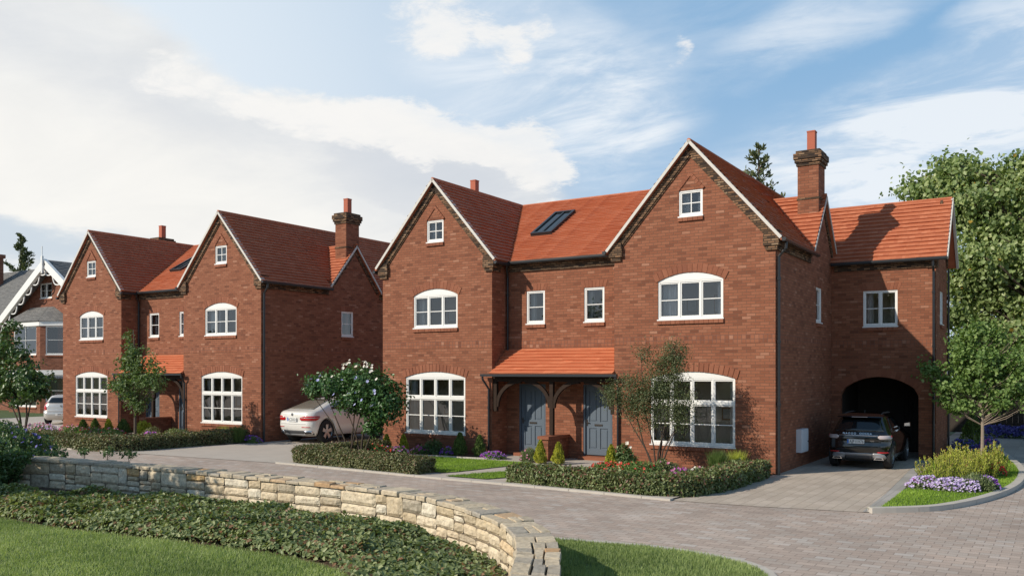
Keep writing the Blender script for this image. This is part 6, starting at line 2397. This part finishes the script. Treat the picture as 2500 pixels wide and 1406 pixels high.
for sd in (1, -1):
    patch(car2, 'side_window', M['carglass'], B2, [(z, interp(B2.hw, z) + d0, interp(B2.hw, z) + d1) for z, d0, d1 in ((1.03, .55, 2.3), (1.1, .45, 2.2), (1.2, .35, 2.0), (1.28, .40, 1.5))], sd, .005, 14)
    tl = patch(car2, 'tail_light', M['redlens'], B2, [(z, d0, d1) for z, d0, d1 in ((.70, .42, .96), (.75, .36, 1.08), (.80, .38, 1.16), (.845, .60, 1.16))], sd, .012, 14)
    patch(tl, 'light_stripe', M['clearlens'], B2, [(.785, .42, 1.12), (.80, .42, 1.12)], sd, .018, 10)
    patch(car2, 'reflector', M['redlens'], B2, [(.50, .44, .78), (.52, .44, .78)], sd, .010, 8)
    eo = patch(car2, 'exhaust', M['chrome'], B2, [(.31, .50, .80), (.36, .48, .84), (.40, .52, .80)], sd, .028, 8)
    patch(eo, 'exhaust_hole', M['ink'], B2, [(.33, .54, .76), (.36, .53, .78), (.385, .56, .75)], sd, .032, 8)
    mm = MB()
    mm.box(min(sd * .86, sd * 1.04), max(sd * .86, sd * 1.04), 2.55, 2.7, .98, 1.1)
    mm.build('wing_mirror', M['paint_cream'], car2, None)
patch(car2, 'bumper_guard', M['trim'], B2, [(.27, -.80, .80), (.32, -.86, .86), (.37, -.74, .74), (.41, -.60, .60)], 1, .010, 16)
patch(car2, 'skid_plate', M['lowtrim'], B2, [(.255, -.48, .48), (.285, -.52, .52), (.305, -.50, .50)], 1, .024, 12)
patch(car2, 'tailgate_seam', M['ink'], B2, [(.595, -.62, .62), (.603, -.62, .62)], 1, .003, 12)
bd = MB()
bd.tube([(0, -.012, .885), (0, .01, .885)], .045, 16)
bdo = bd.build('badge', M['chrome'], car2, None)
bi = MB()
bi.tube([(0, -.016, .885), (0, -.012, .885)], .034, 16)
bi.build('badge_centre', M['trim'], bdo, None)
plate(car2, -.02, .74, .03, 'AC25A21', .44, .12, .0)

# ---- silver hatchback far left
KS = (on_y(147, 24.2), 24.2, .012)
car3 = empty('parked_car', KS, 'silver hatchback with tall red tail lights left of the left house', 'car', 'parked cars')
car3.rotation_euler = (0, 0, R(42))
B3 = Body([(.22, .12), (.34, .02), (.50, .0), (.62, .02), (.70, .10), (.95, .12), (1.02, .16), (1.34, .34), (1.42, .42), (1.48, .8)],
          [(.22, 3.7), (.5, 3.85), (.75, 3.8), (.9, 3.3), (1.0, 2.9), (1.35, 2.2), (1.48, 1.8)],
          [(.22, .80), (.36, .86), (.60, .88), (.9, .87), (1.02, .83), (1.34, .68), (1.42, .60), (1.48, .42)], .30, .5, .08)
zs = [.22, .28, .34, .42, .5, .56, .62, .66, .70, .78, .86, .95, 1.02, 1.1, 1.2, 1.28, 1.34, 1.38, 1.42, 1.45, 1.48]
WB3 = [(.86, .62, .33), (-.86, .62, .33), (.86, 3.0, .33), (-.86, 3.0, .33)]
bo = B3.mesh(zs).build('body', M['paint_silver'], car3, None, True)
cut_arches(bo, WB3, .38)
bo.data.shade_smooth()
for (x, y, z) in WB3:
    wheel(car3, x, y, .33, .2, 6, False)
patch(car3, 'rear_window', M['carglass'], B3, [(z, -(interp(B3.hw, z) - .13), interp(B3.hw, z) - .13) for z in (1.06, 1.15, 1.25, 1.33)], 1, .006, 16)
for sd in (1, -1):
    patch(car3, 'side_window', M['carglass'], B3, [(z, interp(B3.hw, z) + .4, interp(B3.hw, z) + d1) for z, d1 in ((1.05, 2.0), (1.2, 1.7), (1.34, 1.3))], sd, .005, 12)
    patch(car3, 'tail_light', M['redlens'], B3, [(z, d0, d1) for z, d0, d1 in ((.70, .66, .96), (.85, .70, .97), (1.0, .72, .93), (1.12, .70, .84))], sd, .012, 10)
patch(car3, 'bumper_line', M['trim'], B3, [(.625, -.80, .80), (.64, -.80, .80)], 1, .006, 14)
bd = MB()
bd.tube([(0, .09, .92), (0, .13, .92)], .05, 14)
bd.build('badge', M['chrome'], car3, None)
plate(car3, -.012, .50, 0, '1PMCT', .44, .11, -.0, False)

# unseen trees added behind the viewpoint to be mirrored in windows and car paint
t0 = tree('reflection_tree', 'tall unseen tree added behind the viewpoint for reflections', 'tree', (-14, -24, 0), [(0, 0, 0), (0, 0, 3), (.1, 0, 6), (.2, 0, 9)], .3,
          [(0, 0, 6, 3.4, 3, 2.8, 1), (1.2, 0, 8.6, 2.4, 2.2, 2, .6), (-1.6, 0, 7.6, 2.2, 2, 2, .5), (0, 0, 3.2, 3, 2.4, 1.8, .7)], 240, 34, .34, (.45, .45, .4), M['leaf_maple'], M['bark'], 60, aspect=.8, twig_r=.04, group='unseen trees added for reflections')
for i, (x, y, k) in enumerate(((-9, -26, 1.1), (-3, -23, .95), (5, -25, 1.15))):
    c = copy_tree(t0)
    c.location = (x, y, 0)
    c.scale = (k, k, k)
    c.rotation_euler = (0, 0, i * 1.3)
